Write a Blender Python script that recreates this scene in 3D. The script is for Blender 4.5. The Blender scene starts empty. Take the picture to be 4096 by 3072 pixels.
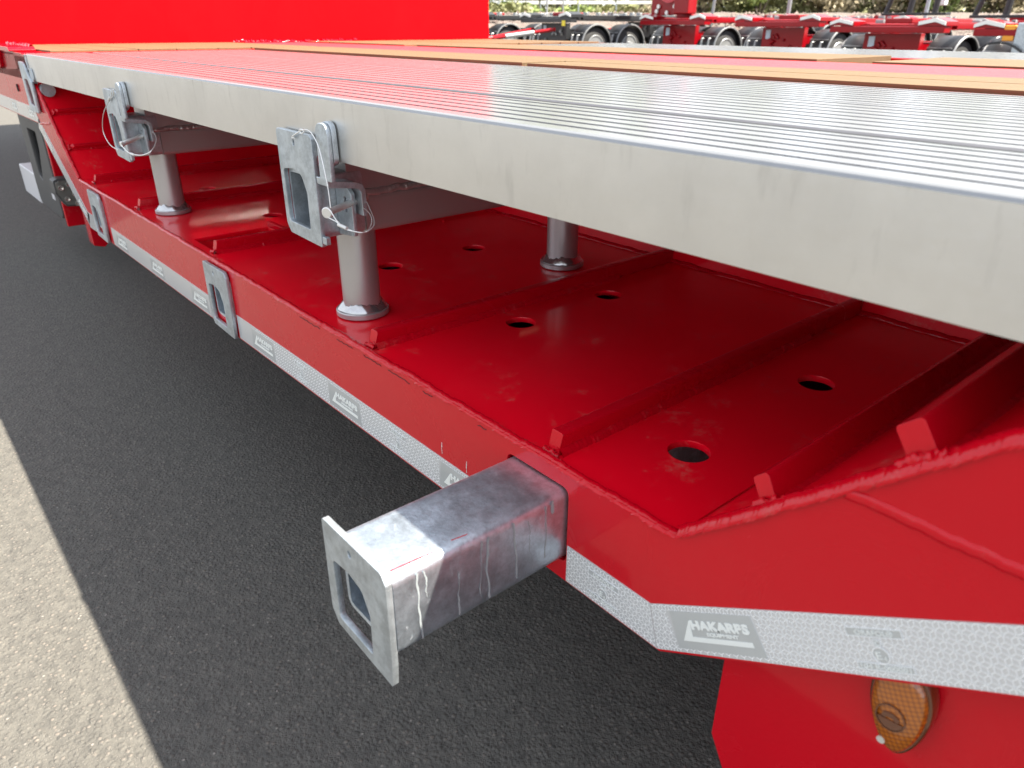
import bpy, bmesh, math, random
from mathutils import Vector, Matrix
random.seed(7)
S = bpy.context.scene
COL = S.collection

# ------------------------------------------------------------------ camera, sky, sun
CAM = Vector((0.5109, -0.5204, 0.6313))
RR = Vector((0.6475427, 0.76202631, 0.00208828))      # camera right
RD = Vector((0.33621673, -0.28324354, -0.89818228))   # camera down
RF = Vector((-0.68384704, 0.58231349, -0.43961828))   # camera forward
cd = bpy.data.cameras.new('camera')
cam = bpy.data.objects.new('camera', cd); COL.objects.link(cam)
cam.matrix_world = Matrix(((RR.x, -RD.x, -RF.x, CAM.x), (RR.y, -RD.y, -RF.y, CAM.y), (RR.z, -RD.z, -RF.z, CAM.z), (0, 0, 0, 1)))
cd.sensor_width = 36; cd.lens = 25.76; cd.clip_start = 0.02; cd.clip_end = 2000
cd.dof.use_dof = True; cd.dof.focus_distance = 1.3; cd.dof.aperture_fstop = 7.5
S.camera = cam

W = bpy.data.worlds.new('World'); S.world = W; W.use_nodes = True
SUNV = Vector((0.50, 0.44, 1.0)).normalized()          # towards the sun
EL = math.asin(SUNV.z); AZ = math.atan2(SUNV.x, SUNV.y)
nt = W.node_tree; bg = nt.nodes['Background']
sky = nt.nodes.new('ShaderNodeTexSky'); sky.sky_type = 'NISHITA'; sky.sun_disc = False
sky.sun_elevation = EL; sky.sun_rotation = AZ; sky.air_density = 1.0; sky.dust_density = 1.2; sky.ozone_density = 1.0
tcw = nt.nodes.new('ShaderNodeTexCoord'); mpw = nt.nodes.new('ShaderNodeMapping'); mpw.inputs['Scale'].default_value = (1, 1, 2.6)
nzw = nt.nodes.new('ShaderNodeTexNoise'); nzw.inputs['Scale'].default_value = 1.9; nzw.inputs['Detail'].default_value = 7; nzw.inputs['Roughness'].default_value = .58
rpw = nt.nodes.new('ShaderNodeValToRGB'); rpw.color_ramp.elements[0].position = .36; rpw.color_ramp.elements[0].color = (.50,) * 3 + (1,); rpw.color_ramp.elements[1].position = .66; rpw.color_ramp.elements[1].color = (.85,) * 3 + (1,)
mxw = nt.nodes.new('ShaderNodeMix'); mxw.data_type = 'RGBA'; mxw.inputs[7].default_value = (8.5, 8.8, 9.3, 1)      # thin bright cloud
nt.links.new(tcw.outputs['Generated'], mpw.inputs[0]); nt.links.new(mpw.outputs[0], nzw.inputs['Vector']); nt.links.new(nzw.outputs['Fac'], rpw.inputs[0])
nt.links.new(rpw.outputs[0], mxw.inputs[0]); nt.links.new(sky.outputs[0], mxw.inputs[6]); nt.links.new(mxw.outputs[2], bg.inputs[0]); bg.inputs[1].default_value = 0.05
sl = bpy.data.lights.new('sun', 'SUN'); sl.energy = 5.0; sl.angle = math.radians(0.5); sl.color = (1.0, 0.93, 0.80)
sun = bpy.data.objects.new('sun', sl); COL.objects.link(sun)
sun.rotation_euler = SUNV.to_track_quat('Z', 'Y').to_euler()
S.render.engine = 'CYCLES'
S.cycles.max_bounces = 8; S.cycles.diffuse_bounces = 4; S.cycles.glossy_bounces = 5
S.view_settings.view_transform = 'Standard'; S.view_settings.look = 'None'
S.view_settings.exposure = 2.2; S.view_settings.gamma = 1; S.view_settings.use_curve_mapping = False

def at(px, py, D):
    """world point seen at pixel px,py of the 4096x3072 photograph, D metres along the camera axis"""
    return CAM + D * (RF + RR * ((px - 2048) / 2930.8) + RD * ((py - 1536) / 2930.8))

# ------------------------------------------------------------------ materials
class N:
    def __init__(s, name):
        s.m = bpy.data.materials.new(name); s.m.use_nodes = True
        s.t = s.m.node_tree; s.b = s.t.nodes['Principled BSDF']
        s.tc = None
    def co(s, scale=(1, 1, 1), rot=(0, 0, 0)):
        if s.tc is None: s.tc = s.t.nodes.new('ShaderNodeTexCoord')
        mp = s.t.nodes.new('ShaderNodeMapping'); mp.inputs['Scale'].default_value = scale; mp.inputs['Rotation'].default_value = rot
        s.t.links.new(s.tc.outputs['Object'], mp.inputs['Vector']); return mp.outputs[0]
    def noise(s, sc, det=4, rough=.6, co=None, dist=0):
        n = s.t.nodes.new('ShaderNodeTexNoise'); n.inputs['Scale'].default_value = sc; n.inputs['Detail'].default_value = det
        n.inputs['Roughness'].default_value = rough; n.inputs['Distortion'].default_value = dist
        s.t.links.new(co or s.co(), n.inputs['Vector']); return n.outputs['Fac']
    def vor(s, sc, co=None, feat='F1', out='Distance', rnd=1):
        n = s.t.nodes.new('ShaderNodeTexVoronoi'); n.feature = feat; n.inputs['Scale'].default_value = sc; n.inputs['Randomness'].default_value = rnd
        s.t.links.new(co or s.co(), n.inputs['Vector']); return n.outputs[out]
    def ramp(s, fac, stops):
        n = s.t.nodes.new('ShaderNodeValToRGB'); r = n.color_ramp
        while len(r.elements) < len(stops): r.elements.new(.5)
        for e, (p, c) in zip(r.elements, stops):
            e.position = p; e.color = (c, c, c, 1) if isinstance(c, (int, float)) else (*c, 1)
        s.t.links.new(fac, n.inputs[0]); return n.outputs[0]
    def mix(s, fac, a, b, mode='MIX'):
        n = s.t.nodes.new('ShaderNodeMix'); n.data_type = 'RGBA'; n.blend_type = mode
        for i, v in ((0, fac), (6, a), (7, b)):
            if hasattr(v, 'is_linked') or isinstance(v, bpy.types.NodeSocket): s.t.links.new(v, n.inputs[i])
            elif i == 0: n.inputs[0].default_value = v
            else: n.inputs[i].default_value = (*v, 1) if not isinstance(v, (int, float)) else (v, v, v, 1)
        return n.outputs[2]
    def math(s, op, a, b=0.):
        n = s.t.nodes.new('ShaderNodeMath'); n.operation = op
        for i, v in ((0, a), (1, b)):
            if isinstance(v, bpy.types.NodeSocket): s.t.links.new(v, n.inputs[i])
            else: n.inputs[i].default_value = v
        return n.outputs[0]
    def set(s, k, v):
        i = s.b.inputs[k]
        if isinstance(v, bpy.types.NodeSocket): s.t.links.new(v, i)
        elif isinstance(v, (int, float)): i.default_value = v
        else: i.default_value = (*v, 1)
        return s
    def bump(s, h, dist, strength=1., prev=None):
        n = s.t.nodes.new('ShaderNodeBump'); n.inputs['Distance'].default_value = dist; n.inputs['Strength'].default_value = strength
        s.t.links.new(h, n.inputs['Height'])
        if prev is not None: s.t.links.new(prev, n.inputs['Normal'])
        s.t.links.new(n.outputs[0], s.b.inputs['Normal']); return n.outputs[0]

def m_red(name, base=(0.52, 0.0008, 0.010), rough=.3, peel=1.0, dust=0.0, coat=.35):
    n = N(name)
    c = n.mix(n.noise(1.5, 3), base, tuple(x * .86 for x in base))
    sm = n.math('MULTIPLY', n.ramp(n.noise(3.2, 6, .7, n.co((1, 1, 1)), .8), [(.48, 0), (.78, 1)]), .5)
    if dust:
        d1 = n.ramp(n.noise(11, 9, .8), [(.54, 0), (.66, 1)])
        d2 = n.ramp(n.noise(60, 7, .8), [(.44, 0), (.62, 1)])
        d3 = n.ramp(n.noise(240, 3, .7), [(.66, 0), (.72, 1)])
        d = n.math('MULTIPLY', n.math('MULTIPLY', d1, d2), dust)
        d = n.math('ADD', d, n.math('MULTIPLY', n.math('MULTIPLY', d3, sm), dust * .9))
        c = n.mix(d, c, (.40, .24, .20))
        n.set('Roughness', n.mix(n.math('MAXIMUM', d, n.math('MULTIPLY', sm, .5)), rough, .7))
    else:
        n.set('Roughness', n.mix(sm, rough * .85, rough * 1.5))
    n.set('Base Color', c); n.set('Specular IOR Level', .16); n.set('Coat Weight', coat); n.set('Coat Roughness', n.mix(sm, .05, .22))
    a = n.noise(420, 2, .5); b = n.noise(170, 2, .5)
    n.bump(n.math('ADD', n.math('MULTIPLY', a, .5), n.math('MULTIPLY', b, .9)), .00042 * peel, .7)
    return n.m
RED = m_red('red_paint', rough=.3)
REDS = m_red('red_paint_satin', (.80, .0010, .014), rough=.32, peel=.4, dust=.42, coat=.5)
REDG = m_red('red_paint_glossy', rough=.2, peel=.8, dust=.25)
REDP = m_red('red_paint_bulkhead', (.70, .0002, .003), .6, .3, coat=.0); REDP.node_tree.nodes['Principled BSDF'].inputs['Specular IOR Level'].default_value = .05
REDB = m_red('red_paint_far', (0.25, .0015, .006), .35, .2, coat=.3)

def m_antislip():
    n = N('anti_slip_red'); n.set('Base Color', n.mix(n.noise(90, 4), (.62, .03, .04), (.5, .015, .025)))
    n.set('Roughness', .55); n.bump(n.noise(350, 3), .003, .9); return n.m
ANTI = m_antislip()

def m_alu(name, base=(.72, .725, .72), rough=.3, metal=.75, stretch=(1.2, 60, 60), stain=.5, bm=.00012):
    n = N(name)
    st = n.noise(9, 5, .6, n.co(stretch))
    fine = n.noise(30, 4, .7, n.co((stretch[0], stretch[1] * 4, stretch[2] * 4)))
    blot = n.noise(5, 6, .65)
    drip = n.ramp(n.noise(14, 4, .6, n.co((3, 1, .7))), [(.56, 0), (.76, 1)])
    c = n.mix(n.math('MULTIPLY', drip, stain * .45), base, tuple(x * .55 for x in base))
    c = n.mix(n.math('MULTIPLY', n.ramp(blot, [(.4, 0), (.75, 1)]), stain * .5), c, tuple(x * .68 for x in base))
    c = n.mix(n.math('MULTIPLY', fine, .18), c, (.35, .35, .36))
    n.set('Base Color', c); n.set('Metallic', metal)
    n.set('Roughness', n.math('ADD', n.math('MULTIPLY', st, .16), rough - .08))
    n.bump(fine, bm, .7) if bm else None; return n.m
ALU = m_alu('aluminium_side', (.70, .69, .66), .34, .88, (1.2, 60, 60), 1.0)
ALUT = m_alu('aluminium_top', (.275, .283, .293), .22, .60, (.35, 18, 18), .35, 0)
def m_galv(name, base=(.37, .41, .44), rough=.42, metal=.75, white=.5):
    n = N(name)
    sp = n.vor(95, out='Color'); sv = n.ramp(n.t.nodes.new('ShaderNodeSeparateColor').outputs[0], [(0, 0), (1, 1)])
    sep = [x for x in n.t.nodes if x.bl_idname == 'ShaderNodeSeparateColor'][0]; n.t.links.new(sp, sep.inputs[0])
    c = n.mix(n.math('MULTIPLY', sv, .35), base, tuple(x * .72 for x in base))
    c = n.mix(n.ramp(n.noise(34, 9, .8), [(.42, 0), (.60, .85)]), c, tuple(min(1, x * 1.45) for x in base))
    w = n.ramp(n.noise(60, 8, .8, n.co((1, 1, .6)), 1.2), [(.60, 0), (.66, white)])
    c = n.mix(w, c, (.74, .76, .76))
    dk = n.ramp(n.noise(30, 7, .75, n.co((1, 1, .5)), .8), [(.58, 0), (.68, .32)])
    c = n.mix(dk, c, (.2, .22, .25))
    n.set('Base Color', c); n.set('Metallic', n.mix(w, metal, .15)); n.set('Roughness', n.math('ADD', n.math('MULTIPLY', n.noise(40, 4), .25), rough - .12))
    n.bump(n.noise(180, 5, .7), .0006, .6); return n.m
GALV = m_galv('galvanised_steel')
GALVN = m_galv('galvanised_tube', (.52, .59, .66), .38, .93, .4)
def m_silver():
    n = N('silver_paint'); n.set('Base Color', n.mix(n.noise(12, 5), (.40, .39, .40), (.47, .46, .46)))
    n.set('Metallic', .7); n.set('Roughness', .34); n.bump(n.noise(400, 3), .0005, .5); return n.m
SILV = m_silver()
def m_plain(name, c, rough=.5, metal=0., var=.15, sc=8, bump=0, coat=0):
    n = N(name); n.set('Base Color', n.mix(n.noise(sc, 4), c, tuple(x * (1 - var) for x in c)))
    n.set('Roughness', rough); n.set('Metallic', metal)
    if coat: n.set('Coat Weight', coat)
    if bump: n.bump(n.noise(sc * 20, 3), bump, .6)
    return n.m
ZINC = m_plain('bright_zinc', (.72, .72, .70), .3, .65, .1, 40)
BLACKP = m_plain('black_plastic', (.055, .056, .058), .5, 0, .2, 6, .0004)
BLACK = m_plain('black_paint', (.022, .023, .026), .4, 0, .3, 4)
DARK = m_plain('dark_gap', (.01, .01, .01), .8)
RUBBER = m_plain('tyre_rubber', (.025, .025, .026), .7, 0, .3, 5)
RIM = m_plain('rim_silver', (.34, .35, .36), .35, .5)
GREYB = m_plain('light_grey_box', (.62, .62, .64), .4)
TRIM = m_plain('pale_trim', (.62, .62, .60), .4, .3)
WHITE = m_plain('white_paint', (.78, .78, .76), .4)
YEL = m_plain('yellow_label', (.75, .60, .03), .5)
ORNG = m_plain('orange_plastic', (.8, .32, .02), .35)
BLUEL = m_plain('pale_label', (.5, .58, .68), .5)
def m_wood(name, top=(.125, .072, .027), dark=(.085, .036, .014)):
    n = N(name)
    g = n.noise(7, 6, .65, n.co((.9, 26, 26)), .6)
    f = n.noise(40, 5, .7, n.co((1.5, 30, 30)))
    c = n.mix(n.ramp(g, [(.38, 0), (.66, 1)]), top, tuple(a * .72 for a in top))
    c = n.mix(n.ramp(f, [(.56, 0), (.72, .8)]), c, dark)
    kn = n.ramp(n.noise(5, 3, .5, n.co((1, 3, 3))), [(.62, 0), (.8, .5)])
    c = n.mix(kn, c, (.15, .09, .036))
    n.set('Base Color', c); n.set('Roughness', .7); n.bump(n.math('ADD', g, f), .0015, .6); return n.m
WOOD = m_wood('pine_plank')
def m_tape():
    n = N('reflective_tape')
    c = n.mix(n.noise(3, 3), (.56, .58, .60), (.62, .64, .66))
    n.set('Base Color', c); n.set('Metallic', .35); n.set('Roughness', .24); n.set('Coat Weight', .6); n.set('Coat Roughness', .12)
    return n.m
TAPE = m_tape()
TLINE = m_plain('tape_cell_edge', (.93, .95, .96), .3, .1, .05)
TLOGO = m_plain('tape_print_field', (.50, .53, .54), .25, .3, .15, 30, 0, .5)
TPRINT = m_plain('tape_print', (.74, .77, .75), .3, .05, .05)
def m_asphalt():
    n = N('asphalt')
    co = n.co()
    v1 = n.t.nodes.new('ShaderNodeTexVoronoi'); v1.inputs['Scale'].default_value = 105; n.t.links.new(co, v1.inputs['Vector'])
    v2 = n.t.nodes.new('ShaderNodeTexVoronoi'); v2.inputs['Scale'].default_value = 300; n.t.links.new(co, v2.inputs['Vector'])
    s1 = n.t.nodes.new('ShaderNodeSeparateColor'); n.t.links.new(v1.outputs['Color'], s1.inputs[0])
    s2 = n.t.nodes.new('ShaderNodeSeparateColor'); n.t.links.new(v2.outputs['Color'], s2.inputs[0])
    base = n.mix(n.noise(1.3, 5, .6), (.088, .083, .074), (.105, .099, .088))
    base = n.mix(n.ramp(n.noise(45, 5, .7), [(.35, 0), (.65, 1)]), base, (.062, .059, .054))
    # aggregate: stones picked at random
    in1 = n.ramp(v1.outputs['Distance'], [(.28, 1), (.40, 0)])
    pick1 = n.ramp(s1.outputs[0], [(.62, 0), (.70, 1)])
    col1 = n.mix(s1.outputs[1], (.105, .10, .09), (.165, .14, .12))
    f1 = n.math('MULTIPLY', n.math('MULTIPLY', in1, pick1), .7)
    c = n.mix(f1, base, col1)
    in2 = n.ramp(v2.outputs['Distance'], [(.25, 1), (.42, 0)])
    pick2 = n.ramp(s2.outputs[0], [(.74, 0), (.78, 1)])
    c = n.mix(n.math('MULTIPLY', n.math('MULTIPLY', in2, pick2), .55), c, n.mix(s2.outputs[1], (.11, .11, .105), (.17, .15, .13)))
    # rare pale stones
    pick3 = n.ramp(s1.outputs[2], [(.986, 0), (.99, 1)])
    c = n.mix(n.math('MULTIPLY', pick3, n.ramp(v1.outputs['Distance'], [(.30, 1), (.42, 0)])), c, (.22, .20, .18))
    n.set('Base Color', c)
    n.set('Roughness', .78); n.set('Specular IOR Level', .35)
    h = n.math('ADD', n.math('MULTIPLY', n.ramp(v1.outputs['Distance'], [(0, 1), (.55, 0)]), .8), n.math('MULTIPLY', n.ramp(v2.outputs['Distance'], [(0, 1), (.6, 0)]), .3))
    h = n.math('ADD', h, n.math('MULTIPLY', n.noise(60, 5, .7), 1.2))
    n.bump(h, .0035, .9); return n.m
ASPH = m_asphalt()
def m_amber():
    n = N('amber_lens'); n.set('Specular IOR Level', .6); n.set('Roughness', .12); n.set('Coat Weight', .8); n.set('Coat Roughness', .03)
    v = n.vor(230, n.co((1, .02, 1), (0, .5, 0)), rnd=0.0); n.bump(v, .0006, .4)
    n.set('Base Color', n.mix(n.ramp(v, [(.2, 0), (.6, 1)]), (.38, .105, .004), (.19, .045, .002)))
    return n.m
AMBER = m_amber()
AMBD = m_plain('amber_rim', (.10, .022, .003), .12, 0, .2, 20, 0, .9)
def m_glass():
    n = N('lamp_glass'); n.set('Base Color', (.22, .22, .20)); n.set('Roughness', .1); n.set('Metallic', .4); n.set('Coat Weight', 1); return n.m
LGLASS = m_glass()
LEDM = m_plain('led_reflector', (.75, .75, .70), .15, .8, .1, 50)
def m_leaf(name, a, b):
    n = N(name)
    oi = n.t.nodes.new('ShaderNodeNewGeometry')
    c = n.mix(oi.outputs['Random Per Island'], a, b); n.set('Base Color', c); n.set('Roughness', .6)
    n.set('Subsurface Weight', 0.0); return n.m
LEAFS = [m_leaf('leaves_olive', (.17, .18, .07), (.27, .27, .13)), m_leaf('leaves_brown', (.20, .165, .10), (.30, .25, .16)), m_leaf('leaves_green', (.14, .20, .05), (.26, .31, .10))]
BARK = m_plain('bark', (.09, .07, .055), .85, 0, .4, 14, .01)
GRAV = m_plain('gravel', (.15, .125, .11), .85, 0, .45, 9, .03)
STONE = m_plain('granite_stones', (.22, .165, .145), .8, 0, .4, 3)
DRYG = m_plain('dry_grass_ground', (.11, .10, .05), .9, 0, .4, 2, .03)

# ------------------------------------------------------------------ mesh helpers
def link(name, me, mat=None, parent=None, label=None, smooth=False, bevel=0, kind=None, segs=2):
    o = bpy.data.objects.new(name, me); COL.objects.link(o)
    if mat and not me.materials: me.materials.append(mat)
    if parent: o.parent = parent
    if label: o['label'] = label
    if kind: o['kind'] = kind
    if smooth:
        for p in me.polygons: p.use_smooth = True
        try: me.set_sharp_from_angle(angle=math.radians(35))
        except Exception: pass
    if bevel:
        b = o.modifiers.new('bevel', 'BEVEL'); b.width = bevel; b.segments = segs; b.limit_method = 'ANGLE'; b.angle_limit = math.radians(35)
        b.harden_normals = True
        for p in me.polygons: p.use_smooth = True
        try: me.set_sharp_from_angle(angle=math.radians(35))
        except Exception: pass
    return o
def thing(name, label, cat, loc=(0, 0, 0), rz=0, group=None):
    o = bpy.data.objects.new(name, None); COL.objects.link(o); o.location = loc; o.rotation_euler = (0, 0, rz)
    o.empty_display_size = .2
    o['label'] = label; o['category'] = cat
    if group: o['group'] = group
    return o
def fin(bm, name='mesh'):
    bmesh.ops.recalc_face_normals(bm, faces=bm.faces[:])
    me = bpy.data.meshes.new(name); bm.to_mesh(me); bm.free(); return me
def box_bm(bm, a, b):
    xs = (min(a[0], b[0]), max(a[0], b[0])); ys = (min(a[1], b[1]), max(a[1], b[1])); zs = (min(a[2], b[2]), max(a[2], b[2]))
    v = [bm.verts.new((x, y, z)) for x in xs for y in ys for z in zs]
    for f in ((0, 1, 3, 2), (4, 6, 7, 5), (0, 4, 5, 1), (2, 3, 7, 6), (0, 2, 6, 4), (1, 5, 7, 3)): bm.faces.new([v[i] for i in f])
def box(name, a, b, mat, parent=None, bevel=0, label=None):
    bm = bmesh.new(); box_bm(bm, a, b); return link(name, fin(bm), mat, parent, label, bevel=bevel)
def prism_bm(bm, pts, f, t0, t1):
    """pts 2D outline, f(u,v,t)->xyz"""
    A = [bm.verts.new(f(u, v, t0)) for u, v in pts]; B = [bm.verts.new(f(u, v, t1)) for u, v in pts]
    n = len(pts)
    for i in range(n): bm.faces.new((A[i], A[(i + 1) % n], B[(i + 1) % n], B[i]))
    bm.faces.new(A); bm.faces.new(B[::-1])
XZ = lambda u, v, t: (u, t, v)
YZ = lambda u, v, t: (t, u, v)
XY = lambda u, v, t: (u, v, t)
def prism(name, pts, f, t0, t1, mat, parent=None, bevel=0, label=None):
    bm = bmesh.new(); prism_bm(bm, pts, f, t0, t1); return link(name, fin(bm), mat, parent, label, bevel=bevel)
def rpoly(pts, r, seg=5):
    """round the corners of a polygon; r a number or list"""
    out = []; n = len(pts)
    for i in range(n):
        rad = r[i] if isinstance(r, (list, tuple)) else r
        p = Vector(pts[i]); a = Vector(pts[i - 1]); b = Vector(pts[(i + 1) % n])
        if rad <= 0: out.append(tuple(p)); continue
        u = (a - p).normalized(); v = (b - p).normalized()
        ang = u.angle(v)
        if ang > math.pi - .05: out.append(tuple(p)); continue
        d = min(rad / math.tan(ang / 2), (a - p).length * .49, (b - p).length * .49)
        p0 = p + u * d; p1 = p + v * d
        for k in range(seg + 1):
            t = k / seg; q = (1 - t) ** 2 * p0 + 2 * t * (1 - t) * p + t * t * p1
            out.append(tuple(q))
    return out
def circ(cx, cy, r, n=28, ry=None):
    return [(cx + r * math.cos(2 * math.pi * i / n), cy + (ry or r) * math.sin(2 * math.pi * i / n)) for i in range(n)]
def plate_me(outline, holes, t0, t1, f, bevel=0):
    cu = bpy.data.curves.new('c', 'CURVE'); cu.dimensions = '2D'; cu.fill_mode = 'BOTH'
    for poly in [outline] + list(holes):
        sp = cu.splines.new('POLY'); sp.points.add(len(poly) - 1); sp.use_cyclic_u = True
        for p, q in zip(sp.points, poly): p.co = (q[0], q[1], 0, 1)
    h = abs(t1 - t0) / 2; cu.extrude = max(h - bevel, 1e-5)
    if bevel: cu.bevel_depth = bevel; cu.bevel_resolution = 1; cu.offset = -bevel
    ob = bpy.data.objects.new('tmp', cu); COL.objects.link(ob)
    dg = bpy.context.evaluated_depsgraph_get()
    me = bpy.data.meshes.new_from_object(ob.evaluated_get(dg)); bpy.data.objects.remove(ob)
    tm = (t0 + t1) / 2
    for v in me.vertices: v.co = f(v.co.x, v.co.y, tm + v.co.z)
    bm = bmesh.new(); bm.from_mesh(me); bmesh.ops.remove_doubles(bm, verts=bm.verts[:], dist=1e-6)
    bmesh.ops.recalc_face_normals(bm, faces=bm.faces[:]); bm.to_mesh(me); bm.free()
    me.materials.clear(); return me
def plate(name, outline, holes, t0, t1, f, mat, parent=None, bevel=0, label=None):
    me = plate_me(outline, holes, t0, t1, f, bevel)
    ax = (Vector(f(0, 0, 1)) - Vector(f(0, 0, 0))).normalized()
    me.set_sharp_from_angle(angle=math.radians(30))
    for p in me.polygons: p.use_smooth = abs(p.normal.dot(ax)) < .99
    me.update(); return link(name, me, mat, parent, label)
def tube_bm(bm, pts, r, n=10, cap=True, radii=None):
    pts = [Vector(p) for p in pts]; rings = []
    up = None
    for i, p in enumerate(pts):
        d = (pts[min(i + 1, len(pts) - 1)] - pts[max(i - 1, 0)]).normalized()
        if up is None:
            up = Vector((0, 0, 1)) if abs(d.z) < .9 else Vector((1, 0, 0))
        s = d.cross(up)
        if s.length < 1e-5: s = d.orthogonal()
        s.normalize(); up = s.cross(d).normalized()
        rr = radii[i] if radii else r
        rings.append([bm.verts.new(p + (s * math.cos(2 * math.pi * k / n) + up * math.sin(2 * math.pi * k / n)) * rr) for k in range(n)])
    for a, b in zip(rings, rings[1:]):
        for k in range(n): bm.faces.new((a[k], a[(k + 1) % n], b[(k + 1) % n], b[k]))
    if cap: bm.faces.new(rings[0][::-1]); bm.faces.new(rings[-1])
def tube(name, pts, r, mat, parent=None, n=12, radii=None, label=None):
    bm = bmesh.new(); tube_bm(bm, pts, r, n, True, radii); return link(name, fin(bm), mat, parent, label, smooth=True)
def curve_pts(pts, n=8):
    """Catmull-Rom through points"""
    P = [Vector(p) for p in pts]; P = [P[0] * 2 - P[1]] + P + [P[-1] * 2 - P[-2]]; out = []
    for i in range(1, len(P) - 2):
        for k in range(n):
            t = k / n
            out.append(.5 * ((2 * P[i]) + (-P[i - 1] + P[i + 1]) * t + (2 * P[i - 1] - 5 * P[i] + 4 * P[i + 1] - P[i + 2]) * t * t + (-P[i - 1] + 3 * P[i] - 3 * P[i + 1] + P[i + 2]) * t ** 3))
    out.append(P[-2]); return out
def lathe_bm(bm, prof, c, n=32, ax='z'):
    rings = []
    for r, h in prof:
        ring = []
        for k in range(n):
            a = 2 * math.pi * k / n; x, y = r * math.cos(a), r * math.sin(a)
            p = (c[0] + x, c[1] + y, c[2] + h) if ax == 'z' else ((c[0] + h, c[1] + x, c[2] + y) if ax == 'x' else (c[0] + x, c[1] + h, c[2] + y))
            ring.append(bm.verts.new(p))
        rings.append(ring)
    for a, b in zip(rings, rings[1:]):
        for k in range(n): bm.faces.new((a[k], a[(k + 1) % n], b[(k + 1) % n], b[k]))
    bm.faces.new(rings[0][::-1]); bm.faces.new(rings[-1])
def lathe(name, prof, c, mat, parent=None, n=32, ax='z'):
    bm = bmesh.new(); lathe_bm(bm, prof, c, n, ax); return link(name, fin(bm), mat, parent, smooth=True)
def weld(name, path, nrm, r, mat, parent, pitch=.0045, skew=.5, seed=0, flat=.6, rough=.12, parts=None):
    """a laid weld bead: overlapping crescents along a path, standing proud in direction nrm"""
    rnd = random.Random(seed); bm = bmesh.new(); path = [Vector(p) for p in path]
    nrm = Vector(nrm).normalized()
    L = [(b - a).length for a, b in zip(path, path[1:])]; tot = sum(L)
    st = pitch / 3; cnt = int(tot / st) + 1; K = 8; prev = None; sub = 3
    off = 0
    for i in range(cnt + 1):
        s = min(i * st, tot); j = 0; q = s
        while j < len(L) - 1 and q > L[j]: q -= L[j]; j += 1
        d = (path[j + 1] - path[j]).normalized(); p = path[j] + d * q
        sd = d.cross(nrm).normalized()
        ph = (i % sub) / sub
        if i % sub == 0: off = off * .7 + rnd.uniform(-1, 1) * rough; wv = 1 + rnd.uniform(-1, 1) * rough
        rr = r * (1.0 - .22 * ph) * wv
        ring = []
        for k in range(K + 1):
            a = math.pi * k / K
            lag = skew * r * (math.sin(a) - .3)         # crescent shape
            ring.append(bm.verts.new(p + sd * (math.cos(a) * r * (1 + .1 * (wv - 1)) + off * r) + nrm * (math.sin(a) * rr * flat - r * .12) + d * lag))
        if prev:
            for k in range(K): bm.faces.new((prev[k], prev[k + 1], ring[k + 1], ring[k]))
        prev = ring
    me = fin(bm)
    return link(name, me, mat, parent, smooth=True)
def text_me(txt, size, f, t0, thick=.0003, offset=0., shear=0., align='LEFT', sx=1.):
    cu = bpy.data.curves.new('t', 'FONT'); cu.body = txt; cu.size = size; cu.extrude = thick / 2; cu.offset = offset; cu.shear = shear
    cu.align_x = align; cu.resolution_u = 3
    ob = bpy.data.objects.new('tmp', cu); COL.objects.link(ob)
    dg = bpy.context.evaluated_depsgraph_get(); me = bpy.data.meshes.new_from_object(ob.evaluated_get(dg)); bpy.data.objects.remove(ob)
    for v in me.vertices: v.co = f(v.co.x * sx, v.co.y, t0 + v.co.z)
    bm = bmesh.new(); bm.from_mesh(me); bmesh.ops.recalc_face_normals(bm, faces=bm.faces[:]); bm.to_mesh(me); bm.free()
    me.materials.clear(); return me
def copy_tree(o, parent=None):
    c = o.copy(); COL.objects.link(c); c.parent = parent
    for ch in [x for x in bpy.data.objects if x.parent == o]: copy_tree(ch, c)
    return c

# ------------------------------------------------------------------ ground
def smooth(a, b, t):
    t = max(0, min(1, (t - a) / (b - a))); return t * t * (3 - 2 * t)
def gz(x, y):
    tgt = -.40 + (-.62 + .40) * max(0, min(1, (x + 12.5) / 8.5))
    return -.46 + (tgt + .46) * smooth(4, 11, y) * (1 - smooth(27, 34, y))
def frange(a, b, s):
    r = []; x = a
    while x < b - 1e-6: r.append(x); x += s
    return r
xs = [-900, -400, -150, -60] + frange(-40, 12, 1.0) + [12, 40, 150, 500]
ys = [-500, -100, -30, -8] + frange(-4, 40, 1.0) + [40, 90, 250, 900]
bm = bmesh.new(); G = [[bm.verts.new((x, y, gz(x, y))) for y in ys] for x in xs]
for i in range(len(xs) - 1):
    for j in range(len(ys) - 1): bm.faces.new((G[i][j], G[i + 1][j], G[i + 1][j + 1], G[i][j + 1]))
link('asphalt_ground', fin(bm), ASPH, kind='structure', smooth=True)

# ------------------------------------------------------------------ the red trailer
T = thing('low_bed_trailer', 'red low bed trailer with aluminium deck edge, open side bay and white reflective tape', 'trailer', (0, 0, 0))
ZT, ZB = .540, .453            # aluminium deck top and underside
JX = -2.715                     # joint of aluminium and red plate
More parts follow.
